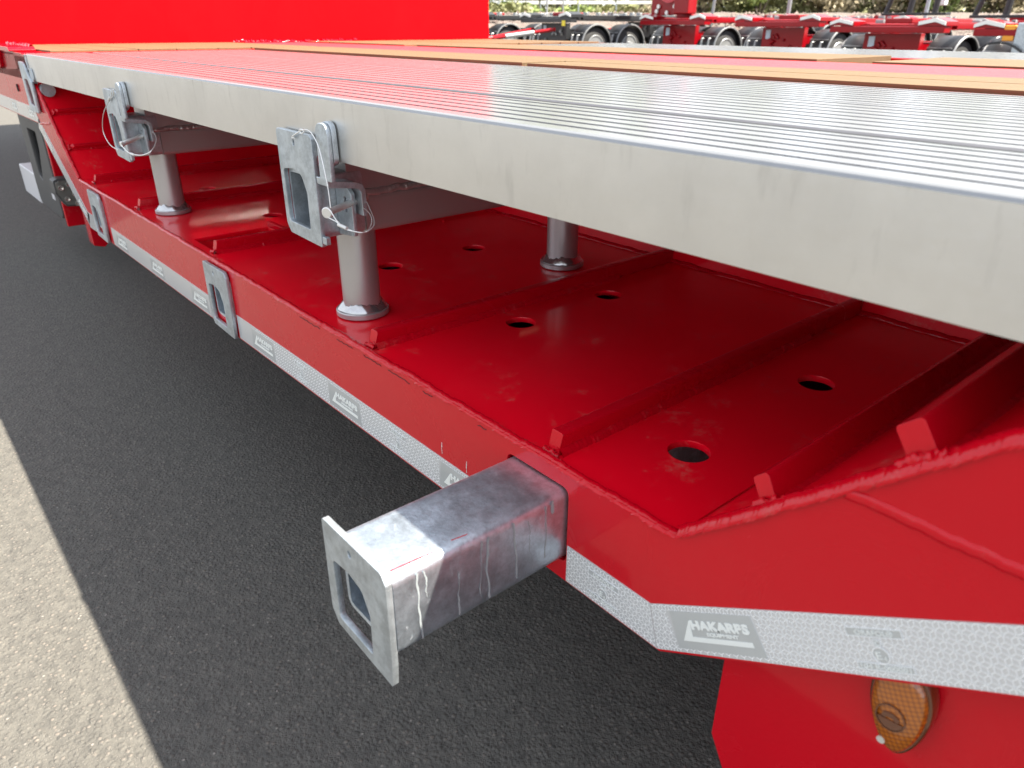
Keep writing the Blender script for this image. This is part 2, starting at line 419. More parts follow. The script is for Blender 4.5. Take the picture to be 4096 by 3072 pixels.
# side rail: one plate at y = 0, with the hole for the pulled out tube
rail_out = [(-2.36, 0), (.156, 0), (1.0, .543), (1.0, ZB - .003), (.481, ZB - .003), (.156, .162), (-2.366, .160), (-2.676, .418), (-2.71, ZB - .01), (JX - .025, ZT - .003), (-3.95, ZT - .003), (-3.95, .300), (-2.79, .300), (-2.745, .288)]
rail_out[2] = (.86, .453 - .003); rail_out[3] = (.70, ZB - .003)
rail_out = [(-2.36, 0), (.156, 0), (.855, ZB - .003), (.481, ZB - .003), (.156, .162), (-2.366, .160), (-2.676, .418), (-2.71, ZB - .01), (JX - .025, ZT - .003), (-3.95, ZT - .003), (-3.95, .300), (-2.79, .300), (-2.745, .288)]
tubehole = rpoly([(-.1095, .0275), (.0035, .0275), (.0035, .1375), (-.1095, .1375)], .012)
pockA = rpoly([(-1.157, .03), (-1.045, .03), (-1.045, .137), (-1.157, .137)], .01)
pockB = rpoly([(-2.20, .03), (-2.09, .03), (-2.09, .137), (-2.20, .137)], .01)
plate('side_rail', rail_out, [tubehole, pockA, pockB], 0.0, .010, XZ, RED, T, bevel=.0008)
# floor with holes
holes = [(.060, .152, .026), (.061, .453, .026), (-.405, .28, .026), (-.407, .508, .026), (-.844, .284, .026), (-.843, .512, .026), (-1.465, .289, .026), (-1.465, .512, .026), (-1.95, .285, .026)]
pocket = [(-1.345, .033), (-1.232, .033), (-1.232, .222), (-1.345, .222)]
fl = plate('floor_plate', [(-2.364, .0105), (.154, .0105), (.154, .785), (-2.364, .785)], [circ(x, y, r) for x, y, r in holes] + [pocket], .148, .158, XY, REDS, T, bevel=.001)
# slopes at both ends of the bay
def slab(name, p0, p1, y0, y1, th, mat):
    d = Vector((p1[0] - p0[0], p1[1] - p0[1])).normalized(); n = Vector((d.y, -d.x))
    if n.y > 0: n = -n
    q = [p0, p1, (p1[0] + n.x * th, p1[1] + n.y * th), (p0[0] + n.x * th, p0[1] + n.y * th)]
    return prism(name, q, XZ, y0, y1, mat, T)
slab('slope_plate', (-2.366, .158), (-2.722, .452), .0105, .785, .008, REDS)
slab('slope_plate', (.156, .158), (.485, .452), .0105, .785, .008, REDS)
# the main beam web behind the bay
prism('main_beam_web', [(-2.366, .1585), (.156, .1585), (.486, .452), (-2.722, .452)], XZ, .7855, .80, REDS, T)
box('hole_shade_sheet', (-2.30, .0105, .012), (.140, .80, .020), DARK, T)  # black sheet added under the floor so its holes look shaded
box('centre_shade_block', (-2.36, .801, -.14), (6.0, 2.2, .40), REDS, T)  # unseen block added and deepened to keep light off the ground underneath
weld('weld_bead', [(-2.3, .781, .160), (.15, .781, .160)], (0, -.7, .7), .006, RED, T, .012, .4, 3, .6, .2)
# ribs across the floor
def rib(cx, y0=.018, h=.026, w=.018, name='floor_rib', seed=0):
    o = prism(name, rpoly([(cx - w / 2, .1585), (cx + w / 2, .1585), (cx + w / 2, .158 + h), (cx - w / 2, .158 + h)], [0, 0, .004, .003], 3), XZ, y0, .784, RED, T, bevel=.0008)
    for v in o.data.vertices:
        if v.co.y < y0 + .001 and v.co.z > .166: v.co.y += .007
    rnd = random.Random(seed)
    weld('weld_bead', [(cx + w / 2 + .002, y0 - .002, .161), (cx + w / 2 + .002, .16, .161), (cx + w / 2 + .002, .60, .161)], (.75, 0, .6), .0105, REDG, o, .0070, .55, seed, .42, .10)
    # rough end where the bead wraps round the rib
    weld('weld_bead', [(cx - w / 2 - .003, y0 - .003, .160), (cx + w / 2 + .003, y0 - .003, .160)], (0, -.8, .6), .005, REDG, o, .004, .5, seed + 5, 1.0, .35)
    return o
for i, cx in enumerate((-.046, -.478, -1.192, -1.775, -2.262)): rib(cx, .020 if i < 2 else .026, .028, .019, seed=i)
box('pocket_liner', (-1.352, .030, .08), (-1.346, .225, .1475), REDS, T)
box('pocket_liner', (-1.231, .030, .08), (-1.225, .225, .1475), REDS, T)
box('pocket_liner', (-1.345, .2225, .08), (-1.232, .228, .1475), REDS, T)
box('pocket_floor', (-1.352, .030, .07), (-1.225, .228, .0795), REDS, T)
tube('pocket_rod', [(-1.262, .05, .128), (-1.262, .19, .138)], .014, REDS, T, 14)
bm = bmesh.new(); pr = [(Vector((-1.262, .052, .1285)) + Vector((math.cos(a) * .0155, 0, math.sin(a) * .0155))) for a in [i * math.pi / 10 for i in range(21)]]
tube_bm(bm, pr, .0018, 6); link('rubber_ring', fin(bm), RUBBER, T, smooth=True)
box('floor_rib', (-1.352, .224, .1585), (-1.232, .236, .172), REDG, T, .001)
# ribs on the slopes
def slope_rib(p, d, y0, h, w, seed):
    d = Vector(d).normalized(); n = Vector((-d.y, d.x))
    if n.y < 0: n = -n
    P = Vector(p)
    q = [P - d * w / 2 + n * .001, P + d * w / 2 + n * .001, P + d * w / 2 + n * h, P - d * w / 2 + n * h]
    q = rpoly([tuple(v) for v in q], [0, 0, .004, .004], 3)
    o = prism('slope_rib', q, XZ, y0, .784, RED, T, bevel=.0006)
    for v in o.data.vertices:
        if v.co.y < y0 + .001 and (v.co.xz - P).dot(n) > .012: v.co.y += .008
    a = P + d * (w / 2 + .001) + n * .001
    weld('weld_bead', [(a.x, y0, a.y), (a.x, .62, a.y)], (d.x + n.x, 0, d.y + n.y), .009, REDG, o, .0075, .5, seed, .42, .12)
    b = P + n * .004
    weld('weld_bead', [(b.x - d.x * w * .9, y0 - .003, b.y - d.y * w * .9), (b.x + d.x * w * .9, y0 - .003, b.y + d.y * w * .9)], (n.x * .6, -.8, n.y * .6), .006, REDG, o, .004, .5, seed + 9, 1.1, .4)
    return o
dR = (.33, .294); dL = (.357, -.295)
slope_rib((.2445, .158 + (.2445 - .156) * .891), dR, .016, .030, .018, 21)
slope_rib((.360, .158 + (.360 - .156) * .891), dR, .010, .034, .024, 22)
slope_rib((-2.600, .351), dL, .022, .016, .012, 23)
slope_rib((-2.474, .247), dL, .022, .016, .012, 24)
# long weld beads along the top edge of the rail
weld('weld_bead', [(-2.36, .004, .1605), (-.62, .004, .1605)], (0, -.35, .93), .0055, REDG, T, .006, .9, 1, .6, .14)
weld('weld_bead', [(-.62, .004, .1605), (.156, .004, .1605)], (0, -.45, .9), .0064, REDG, T, .0052, 1.1, 2, .6, .13)
weld('weld_bead', [(.156, .003, .163), (.49, .003, .163 + .334 * .891)], (-.55, -.6, .6), .0085, REDG, T, .0058, 1.2, 4, .42, .12)
weld('weld_bead', [(-2.366, .004, .161), (-2.70, .004, .438)], (.5, -.4, .8), .005, REDG, T, .006, .8, 5, .6, .2)
weld('weld_bead', [(.312, -.0005, .297), (.85, -.0005, .297)], (0, -1, .1), .0055, REDG, T, .007, .5, 6, .5, .16)
weld('weld_bead', [(-2.79, -.0005, .3), (-2.60, -.0005, .318)], (0, -1, 0), .004, RED, T, .006, .5, 8, .4, .3)
# white marks of chipped paint near the tube
for x, z0, z1 in ((-.258, .066, .082), (-.198, .062, .080)):
    bm = bmesh.new(); z = z0; rr = random.Random(int(x * 1000))
    while z < z1:
        h = rr.uniform(.0015, .004); w = rr.uniform(.0006, .0014); dx = rr.uniform(-.0006, .0006)
        box_bm(bm, (x + dx - w / 2, -.0007, z), (x + dx + w / 2, -.0002, z + h)); z += h + rr.uniform(.0006, .0015)
    link('paint_chip', fin(bm), WHITE, T)
# cracked sealant line under the bead
for k, (xa, xb) in enumerate(((-.70, -.62), (-.56, -.50), (-.47, -.41), (-.395, -.33), (-.30, -.275), (-.17, -.15))):
    rr = random.Random(50 + k); pts = []; x = xa
    while x < xb: pts.append((x, -.0004, .1515 + rr.uniform(-.0012, .0012))); x += .006
    bm = bmesh.new(); tube_bm(bm, pts, .0006, 4); link('sealant_crack', fin(bm), DARK, T)

# ---- reflective tape
def tape_seg(name, A, B, h=.055, slantA=0., slantB=0., y=-.0009):
    """A,B bottom corners; h width; slants move the top corners along the tape"""
    A = Vector(A); B = Vector(B); d = (B - A).normalized(); n = Vector((-d.y, d.x))
    q = [A, B, B + n * h + d * slantB, A + n * h + d * slantA]
    o = prism(name, [tuple(v) for v in q], XZ, y, -.0001, TAPE, T)
    return o, A, d, n, (B - A).length
Z0 = .0035
half = math.tan(math.radians(32.8) / 2) * .055
segs = []
segs.append(tape_seg('reflective_tape', (-2.352, Z0 - .004), (-2.237, Z0 - .002), slantA=-.008))
segs.append(tape_seg('reflective_tape', (-2.048, Z0), (-1.173, Z0)))
segs.append(tape_seg('reflective_tape', (-1.035, Z0), (-.112, Z0)))
segs.append(tape_seg('reflective_tape', (0.006, Z0 - .001), (.153, Z0 - .001), slantB=-half))
dseg = Vector((math.cos(math.radians(32.7)), math.sin(math.radians(32.7))))
B0 = Vector((.1535, .0025)); segs.append(tape_seg('reflective_tape', tuple(B0), tuple(B0 + dseg * .80), slantA=half))
# front diagonal and upper horizontal run
segs.append(tape_seg('reflective_tape', (-2.836, .283), (-2.354, .004), .052, slantA=.014, slantB=.003))
segs.append(tape_seg('reflective_tape', (-3.94, .304), (-2.775, .304), .052, slantB=-.06))

# cell pattern (rhombille) of raised seams, near stretch only
def cells(seg, s0, s1, skip, y=-.0012, a=.0055, w=.00062, clip=None):
    o, A, d, n, L = seg; verts = []; faces = []
    H = .055
    def P(s, t): v = A + d * s + n * t; return (v.x, y, v.y)
    def okp(s, t):
        if not (s0 <= s <= s1 and .0004 <= t <= H - .0004): return False
        if clip and not clip(s, t): return False
        for (a0, a1, b0, b1) in skip:
            if a0 <= s <= a1 and b0 <= t <= b1: return False
        return True
    def seg2(p, q):
        a0, b0 = okp(*p), okp(*q)
        if not a0 and not b0: return
        if a0 != b0:
            if b0: p, q = q, p
            lo, hi = 0., 1.
            for _ in range(6):
                m_ = (lo + hi) / 2
                if okp(p[0] + (q[0] - p[0]) * m_, p[1] + (q[1] - p[1]) * m_): lo = m_
                else: hi = m_
            if lo < .05: return
            q = (p[0] + (q[0] - p[0]) * lo, p[1] + (q[1] - p[1]) * lo)
        dx, dy = q[0] - p[0], q[1] - p[1]; l = math.hypot(dx, dy); ux, uy = -dy / l * w / 2, dx / l * w / 2
        i = len(verts)
        for a_, b_ in ((p, 1), (q, 1), (q, -1), (p, -1)): verts.append(P(a_[0] + ux * b_, a_[1] + uy * b_))
        faces.append((i, i + 1, i + 2, i + 3))
    r3 = math.sqrt(3); row = 0; t = 0
    while t < H + a:
        s = s0 - a + (row % 2) * a * r3 / 2
        while s < s1 + a:
            c = [(s + a * math.sin(k * math.pi / 3), t + a * math.cos(k * math.pi / 3)) for k in range(6)]
            for k in range(3): seg2(c[k], c[k + 1])
            for k in (0, 2, 4): seg2((s, t), c[k])
            s += a * r3
        t += a * 1.5; row += 1
    me = bpy.data.meshes.new('cells'); me.from_pydata(verts, [], faces); me.update()
    p = link('cell_pattern', me, TLINE, o, kind='stuff'); return p

def seg_map(seg, s_off, t_off):
    o, A, d, n, L = seg
    def f(u, v, t):
        q = A + d * (s_off + u) + n * (t_off + v); return (q.x, t, q.y)
    return f
def fit_text(txt, seg, s0, s1, t0, t1, parent, off=.0, name='printed_name', mat=None):
    """lettering stretched to fill s0..s1, t0..t1 of a tape run"""
    me = text_me(txt, .01, lambda u, v, t: (u, v, t), 0, .0003, off)
    xs = [v.co.x for v in me.vertices]; ys = [v.co.y for v in me.vertices]; a, b, c, d = min(xs), max(xs), min(ys), max(ys)
    f = seg_map(seg, s0, t0)
    for v in me.vertices: v.co = f((v.co.x - a) / (b - a) * (s1 - s0), (v.co.y - c) / (d - c) * (t1 - t0), -.0016 + v.co.z)
    return link(name, me, mat or TPRINT, parent)
def logo(seg, s, parent):
    f = seg_map(seg, s, .005)
    prism('printed_field', [(0, 0), (.115, 0), (.112, .043), (.005, .043)], f, -.0013, -.0009, TLOGO, parent)
    prism('printed_triangle', [(.0116, .0095), (.104, .0095), (.104, .0150), (.0265, .0150), (.0300, .0330), (.0285, .0330)], f, -.0017, -.0014, TPRINT, parent)
    fit_text('HAKARPS', seg, s + .0295, s + .1050, .0280, .0390, parent, .0006)
    fit_text('EQUIPMENT', seg, s + .0480, s + .0890, .0215, .0262, parent, .0005)
    return (s - .0005, s + .1155, .0048, .0482)
def emark(seg, s, parent):
    f = lambda ds, dt: seg_map(seg, s + ds, dt)
    def frame(ds, dt, w, h, lw=.0004):
        bm = bmesh.new()
        for a, b in (((0, 0), (w, lw)), ((0, h - lw), (w, h)), ((0, lw), (lw, h - lw)), ((w - lw, lw), (w, h - lw))):
            prism_bm(bm, [(a[0], a[1]), (b[0], a[1]), (b[0], b[1]), (a[0], b[1])], f(ds, dt), -.0016, -.0013)
        link('printed_frame', fin(bm), TLINE, parent)
    for (a0, a1, b0, b1) in ((-.0245, .0245, .0365, .0445), (-.0030, .0035, .0283, .0345), (-.0245, .0245, .0065, .0130)):
        prism('printed_field', [(a0, b0), (a1, b0), (a1, b1), (a0, b1)], f(0, 0), -.00125, -.0009, TLOGO, parent)
        frame(a0, b0, a1 - a0, b1 - b0)
    fit_text('ORAFOL\u00ae', seg, s - .0165, s + .0170, .0380, .0430, parent, .00012, 'printed_text')
    fit_text('C', seg, s - .0015, s + .0020, .0293, .0335, parent, .0001, 'printed_text')
    prism('printed_field', circ(0, .0205, .0072, 24), f(0, 0), -.00125, -.0009, TLOGO, parent)
    bm = bmesh.new(); ring = circ(0, .0205, .0075, 28); inn = circ(0, .0205, .0069, 28)
    for k in range(28):
        k2 = (k + 1) % 28; prism_bm(bm, [ring[k], ring[k2], inn[k2], inn[k]], f(0, 0), -.0016, -.0013)
    link('printed_ring', fin(bm), TLINE, parent)
    fit_text('E', seg, s - .0042, s + .0005, .0170, .0238, parent, .0001, 'printed_text')
    fit_text('4', seg, s + .0018, s + .0045, .0163, .0200, parent, .0001, 'printed_text')
    fit_text('104 R-000001', seg, s - .0215, s + .0215, .0078, .0118, parent, .0001, 'printed_text')
    return [(s - .025, s + .025, .0362, .0448), (s - .0035, s + .0040, .028, .0348), (s - .0078, s + .0078, .0127, .0283), (s - .025, s + .025, .0062, .0133)]
sk = [logo(segs[4], .037, segs[4][0])]; sk += emark(segs[4], .271, segs[4][0]); sk += [logo(segs[4], .40, segs[4][0])]
cells(segs[4], 0.0, .55, sk, clip=lambda s, t: s > t * .29 + .0005)
sk = emark(segs[3], .062, segs[3][0]); cells(segs[3], .0006, .1465, sk, clip=lambda s, t: s < .146 - t * .29)
sA = segs[2]; x0 = sA[1].x
sk = []
for xl in (-.960, -.614, -.266): sk.append(logo(sA, xl - x0, sA[0]))
for xl in (-.725, -.382): sk += emark(sA, xl - x0, sA[0])
cells(sA, .10, sA[4] - .0005, sk)
sB = segs[1]
for xl in (-1.332, -1.66, -2.0): logo(sB, xl - sB[1].x, sB[0])
logo(segs[5], .06, segs[5][0]); logo(segs[5], .43, segs[5][0]); logo(segs[6], .62, segs[6][0]); logo(segs[6], .97, segs[6][0])

# ---- aluminium deck planks (grooved extrusions)
def deck_plank(name, y0, y1, x0, x1, gro, z=ZT, th=ZT - ZB, face=False, gw=.0080, gd=.0070, mat=None):
    top = [(y0 + (.004 if face else .002), z)]
    for g in gro: top += [(g - gw / 2, z), (g - gw / 2 + .0006, z - gd), (g + gw / 2 - .0006, z - gd), (g + gw / 2, z)]
    top += [(y1 - .002, z), (y1, z - .002)]
    prof = ([(y0, z - th), (y0, z - .0045), (y0 + .001, z - .0015)] if face else [(y0, z - th), (y0, z - .002)]) + top + [(y1, z - th)]
    bm = bmesh.new(); A = [bm.verts.new((x0, y, zz)) for y, zz in prof]; B = [bm.verts.new((x1, y, zz)) for y, zz in prof]
    n = len(prof)
    for i in range(n): bm.faces.new((A[i], A[(i + 1) % n], B[(i + 1) % n], B[i]))
    for V in (A, B):
        bm.faces.new(V)
    bmesh.ops.triangulate(bm, faces=[f for f in bm.faces if len(f.verts) > 4])
    return fin(bm), prof
XE = 6.0
GROOVE = m_plain('groove_shade', (.17, .17, .19), .55, .5, .3, 30)  # darker tone that paints shade into the deck grooves
def shade_grooves(o, i):
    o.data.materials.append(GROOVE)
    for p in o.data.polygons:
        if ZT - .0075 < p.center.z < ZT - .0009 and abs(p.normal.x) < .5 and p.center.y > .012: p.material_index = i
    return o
me, _ = deck_plank('p', 0, .188, JX, XE, [.028 + i * .0285 for i in range(6)], face=True)
fp = link('aluminium_deck_edge', me, ALU, T)
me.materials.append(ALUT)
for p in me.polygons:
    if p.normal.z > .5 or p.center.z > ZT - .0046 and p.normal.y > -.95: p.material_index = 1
shade_grooves(fp, 2)
me, _ = deck_plank('p', .212, .498, JX, XE, [.236 + i * .0345 for i in range(8)], th=.03)
shade_grooves(link('aluminium_deck_plank', me, ALUT, T), 1)
me, _ = deck_plank('p', .502, .797, JX, XE, [.528 + i * .0345 for i in range(8)], th=.03)
shade_grooves(link('aluminium_deck_plank', me, ALUT, T), 1)
# shallow channel between the first two planks
ch = [(.1882, ZT - .04), (.1882, ZT - .014), (.196, ZT - .019), (.204, ZT - .019), (.2118, ZT - .017), (.2118, ZT - .04)]
prism('deck_channel', ch, YZ, JX, XE, ALUT, T)
for k, y in enumerate((2.13, 2.42, 2.71)):
    me, _ = deck_plank('p', y, y + .285, JX, XE, [y + .02 + i * .035 for i in range(8)], th=.03)
    shade_grooves(link('aluminium_deck_plank', me, ALUT, T), 1)
box('deck_edge_weld', (JX - .006, -.0014, ZB + .003), (JX + .003, .004, ZT - .003), ALUT, T, .0015)
weld('weld_bead', [(JX - .024, -.001, ZT - .004), (JX + .002, -.001, ZB + .01)], (0, -1, 0), .009, ALUT, T, .01, .5, 11, .5, .3)
# red cross beams carrying the deck, thin red edging, centre strip
RX0 = -2.90
box('deck_edging', (JX + .02, .7975, ZT - .02), (XE, .812, ZT - .001), RED, T)
box('centre_strip', (-3.86, 1.128, .44), (XE, 1.60, ZT + .001), ANTI, T)
box('deck_edging', (JX + .02, 2.085, ZT - .02), (XE, 2.128, ZT - .001), RED, T)
box('side_rail_far', (-3.86, 2.995, ZB), (XE, 3.005, ZT - .001), ALU, T)
# wooden planks along the deck
def wplank(x0, x1, y0, y1, z1, seed, tilt=0, name='wooden_plank'):
    rr = random.Random(seed)
    bm = bmesh.new(); dz = rr.uniform(-.0008, .0008); s0 = rr.uniform(-.006, .006); s1 = rr.uniform(-.006, .006)
    box_bm(bm, (x0, y0, z1 - .04), (x1, y1, z1 + dz))
    for v in bm.verts:
        v.co.x += (s0 if v.co.x < (x0 + x1) / 2 else s1) * (1 if v.co.y > (y0 + y1) / 2 else 0)
    return link(name, fin(bm), WOOD, T, bevel=.0012)
ZW = .5465
for i, (a, b) in enumerate(((-2.69, -1.02), (-1.0, 1.9), (1.92, 6.0))): wplank(a, b, .8135, .966, ZW, i); wplank(a, b, .969, 1.125, ZW, i + 10)
for i, (a, b) in enumerate(((-2.69, -.66), (-.50, 1.9), (1.92, 6.0))): wplank(a, b, 1.61, 1.84, ZW, i + 20); wplank(a, b, 1.845, 2.083, ZW, i + 30)
# short planks in front of the bulkhead
y = .085; i = 0
while y < 2.85:
    w = .142 if i % 3 else .165
    if not (1.12 < y + w / 2 < 1.62): wplank(-3.80 + (0.0), -2.78 + (0.02 if i == 0 else 0.0), y, y + w - .004, ZW, 60 + i)
    y += w; i += 1
box('deck_cross_member', (-3.95, .0, ZT - .09), (-2.742, 1.127, ZT - .012), RED, T)
box('deck_cross_member', (-2.778, .0102, ZT - .0115), (-2.742, 1.127, ZT + .0005), RED, T)
box('deck_cross_member', (-3.95, 0.0, ZT - .0115), (-2.80, .082, ZT - .0005), RED, T)
box('deck_cross_member', (-3.95, 1.61, ZT - .09), (-2.72, 3.0, ZT - .012), RED, T)
# bulkhead and raised gooseneck in front
box('front_bulkhead', (-3.875, .0, ZT - .02), (-3.86, 2.985, 1.42), REDP, T, .002)
box('gooseneck_deck', (-9.6, .0, 1.12), (-3.8755, 3.0, 1.42), RED, T)
prism('gooseneck_side', [(-9.6, .74), (-5.4, .74), (-3.9, .31), (-3.876, .31), (-3.876, 1.119), (-9.6, 1.119)], XZ, 1.1, 1.2, RED, T)
prism('gooseneck_side', [(-9.6, .74), (-5.4, .74), (-3.9, .31), (-3.876, .31), (-3.876, 1.119), (-9.6, 1.119)], XZ, 1.8, 1.9, RED, T)
weld('weld_bead', [(-3.856, 1.18, ZT + .004), (-3.856, 1.95, ZT + .004)], (1, 0, 1), .012, REDG, T, .014, .6, 31, 1, .5)
prism('lashing_block', rpoly([(-3.60, .488), (-3.30, .470), (-3.255, .480), (-3.225, .541), (-2.955, .541), (-2.97, .556), (-3.60, .558)], .006), XZ, -.012, .075, REDG, T, bevel=.002)
weld('weld_bead', [(-3.5, .07, .557), (-3.0, .07, .557)], (0, 0, 1), .008, REDG, T, .012, .6, 33, 1, .5)
bm = bmesh.new(); tube_bm(bm, [(-3.055, -.0012, .423), (-3.05, -.0012, .398)], .0045, 8); link('drain_slot', fin(bm), DARK, T)

# ---- end plates and slide tubes
win = lambda x, z: rpoly([(x - .1175, z + .0065), (x - .0430, z + .0045), (x - .0405, z + .062), (x - .054, z + .088), (x - .082, z + .0945), (x - .1175, z + .0905)], [.006, .004, .014, .014, .012, .008], 4)
def end_plate(x, z, y, parent, mat=GALV, top=.1395, name='end_plate', label=None, hole=True):
    """x: right edge of the plate, z: datum (bottom -.0105)"""
    out = rpoly([(x - .122, z - .0085), (x - .004, z - .0125), (x - .001, z + .02), (x, z + top - .012), (x - .008, z + top), (x - .134, z + top - .001), (x - .136, z + .01)], [.006, .004, .02, .006, .006, .006, .012], 4)
    hl = [win(x, z)]
    if hole: hl.append(circ(x - .074, z + .1245, .0035, 14, .0048))
    return plate(name, out, hl, y, y + .008, XZ, mat, parent, bevel=.0009, label=label)
def square_tube(x0, x1, z0, z1, y0, y1, parent, mat=GALVN, wall=.006, r=.014, name='slide_tube'):
    o = plate(name, rpoly([(x0, z0), (x1, z0), (x1, z1), (x0, z1)], r, 6), [rpoly([(x0 + wall, z0 + wall), (x1 - wall, z0 + wall), (x1 - wall, z1 - wall), (x0 + wall, z1 - wall)], max(r - wall, .003), 4)], y0, y1, XZ, mat, parent)
    return o
# pulled out one
st = square_tube(-.1065, .0, .030, .135, -.2415, .50, T)
ep = end_plate(0.000, 0.0, -.2500, st, top=.1415)
lug = plate('locking_lug', rpoly([(-.215, .034), (-.185, .034), (-.185, .066), (-.200, .066), (-.215, .055)], .004), [], -.052, -.046, YZ, GALV, st)
# white dried zinc runs on the side of the tube
rr = random.Random(4)
ZRUN = m_plain('zinc_run', (.36, .40, .42), .6, .2, .3, 300)
for (y, ztop, zbot, w) in ((-.212, .127, .037, .0046), (-.205, .126, .09, .0028), (-.160, .10, .040, .0022), (-.128, .125, .050, .0030), (-.118, .126, .04, .0036), (-.083, .128, .045, .0030), (-.062, .12, .074, .0020), (-.0335, .128, .052, .0028), (-.022, .131, .112, .0045)):
    bm = bmesh.new(); w *= .75; n = 14; L_ = []; R_ = []; yy = y; ww = w
    for k in range(n + 1):
        z = ztop + (zbot - ztop) * k / n; yy += rr.uniform(-.0012, .0012); ww = max(.0007, min(w * 1.5, ww + rr.uniform(-.0007, .0007)))
        L_.append(bm.verts.new((.0003, yy - ww / 2, z))); R_.append(bm.verts.new((.0003, yy + ww / 2, z)))
    for k in range(n): bm.faces.new((L_[k], R_[k], R_[k + 1], L_[k + 1]))
    me = bpy.data.meshes.new('runs'); bm.to_mesh(me); bm.free(); link('zinc_run', me, ZRUN, st)
bm = bmesh.new(); x_ = -.0035
tube_bm(bm, [(-.0125, -.236, .1350), (-.0100, -.200, .1352), (-.0085, -.185, .1348)], .0007, 6)
link('red_paint_rub', fin(bm), RED, st, smooth=True); bm = bmesh.new()
tube_bm(bm, [(-.0125, -.160, .1349), (-.0100, -.140, .1347)], .0005, 6)
link('red_paint_rub', fin(bm), RED, st, smooth=True); bm = bmesh.new()
tube_bm(bm, [(-.107, -.236, .122), (-.107, -.21, .124)], .0012, 6)
link('red_paint_rub', fin(bm), RED, st, smooth=True)
# retracted ones
for x in (-1.038, -2.083):
    s2 = square_tube(x - .110, x - .004, .032, .134, .0005 - .0025, .45, T)
    end_plate(x, 0.012, -.0105, s2, top=.1415)
    plate('locking_lug', rpoly([(.03, .035), (.06, .035), (.06, .066), (.045, .066), (.03, .055)], .004), [], x - .052, x - .046, YZ, GALV, s2)
    box('pocket_frame', (x + .0015, -.0006, .014), (x + .0065, .0002, .152), RED, T)

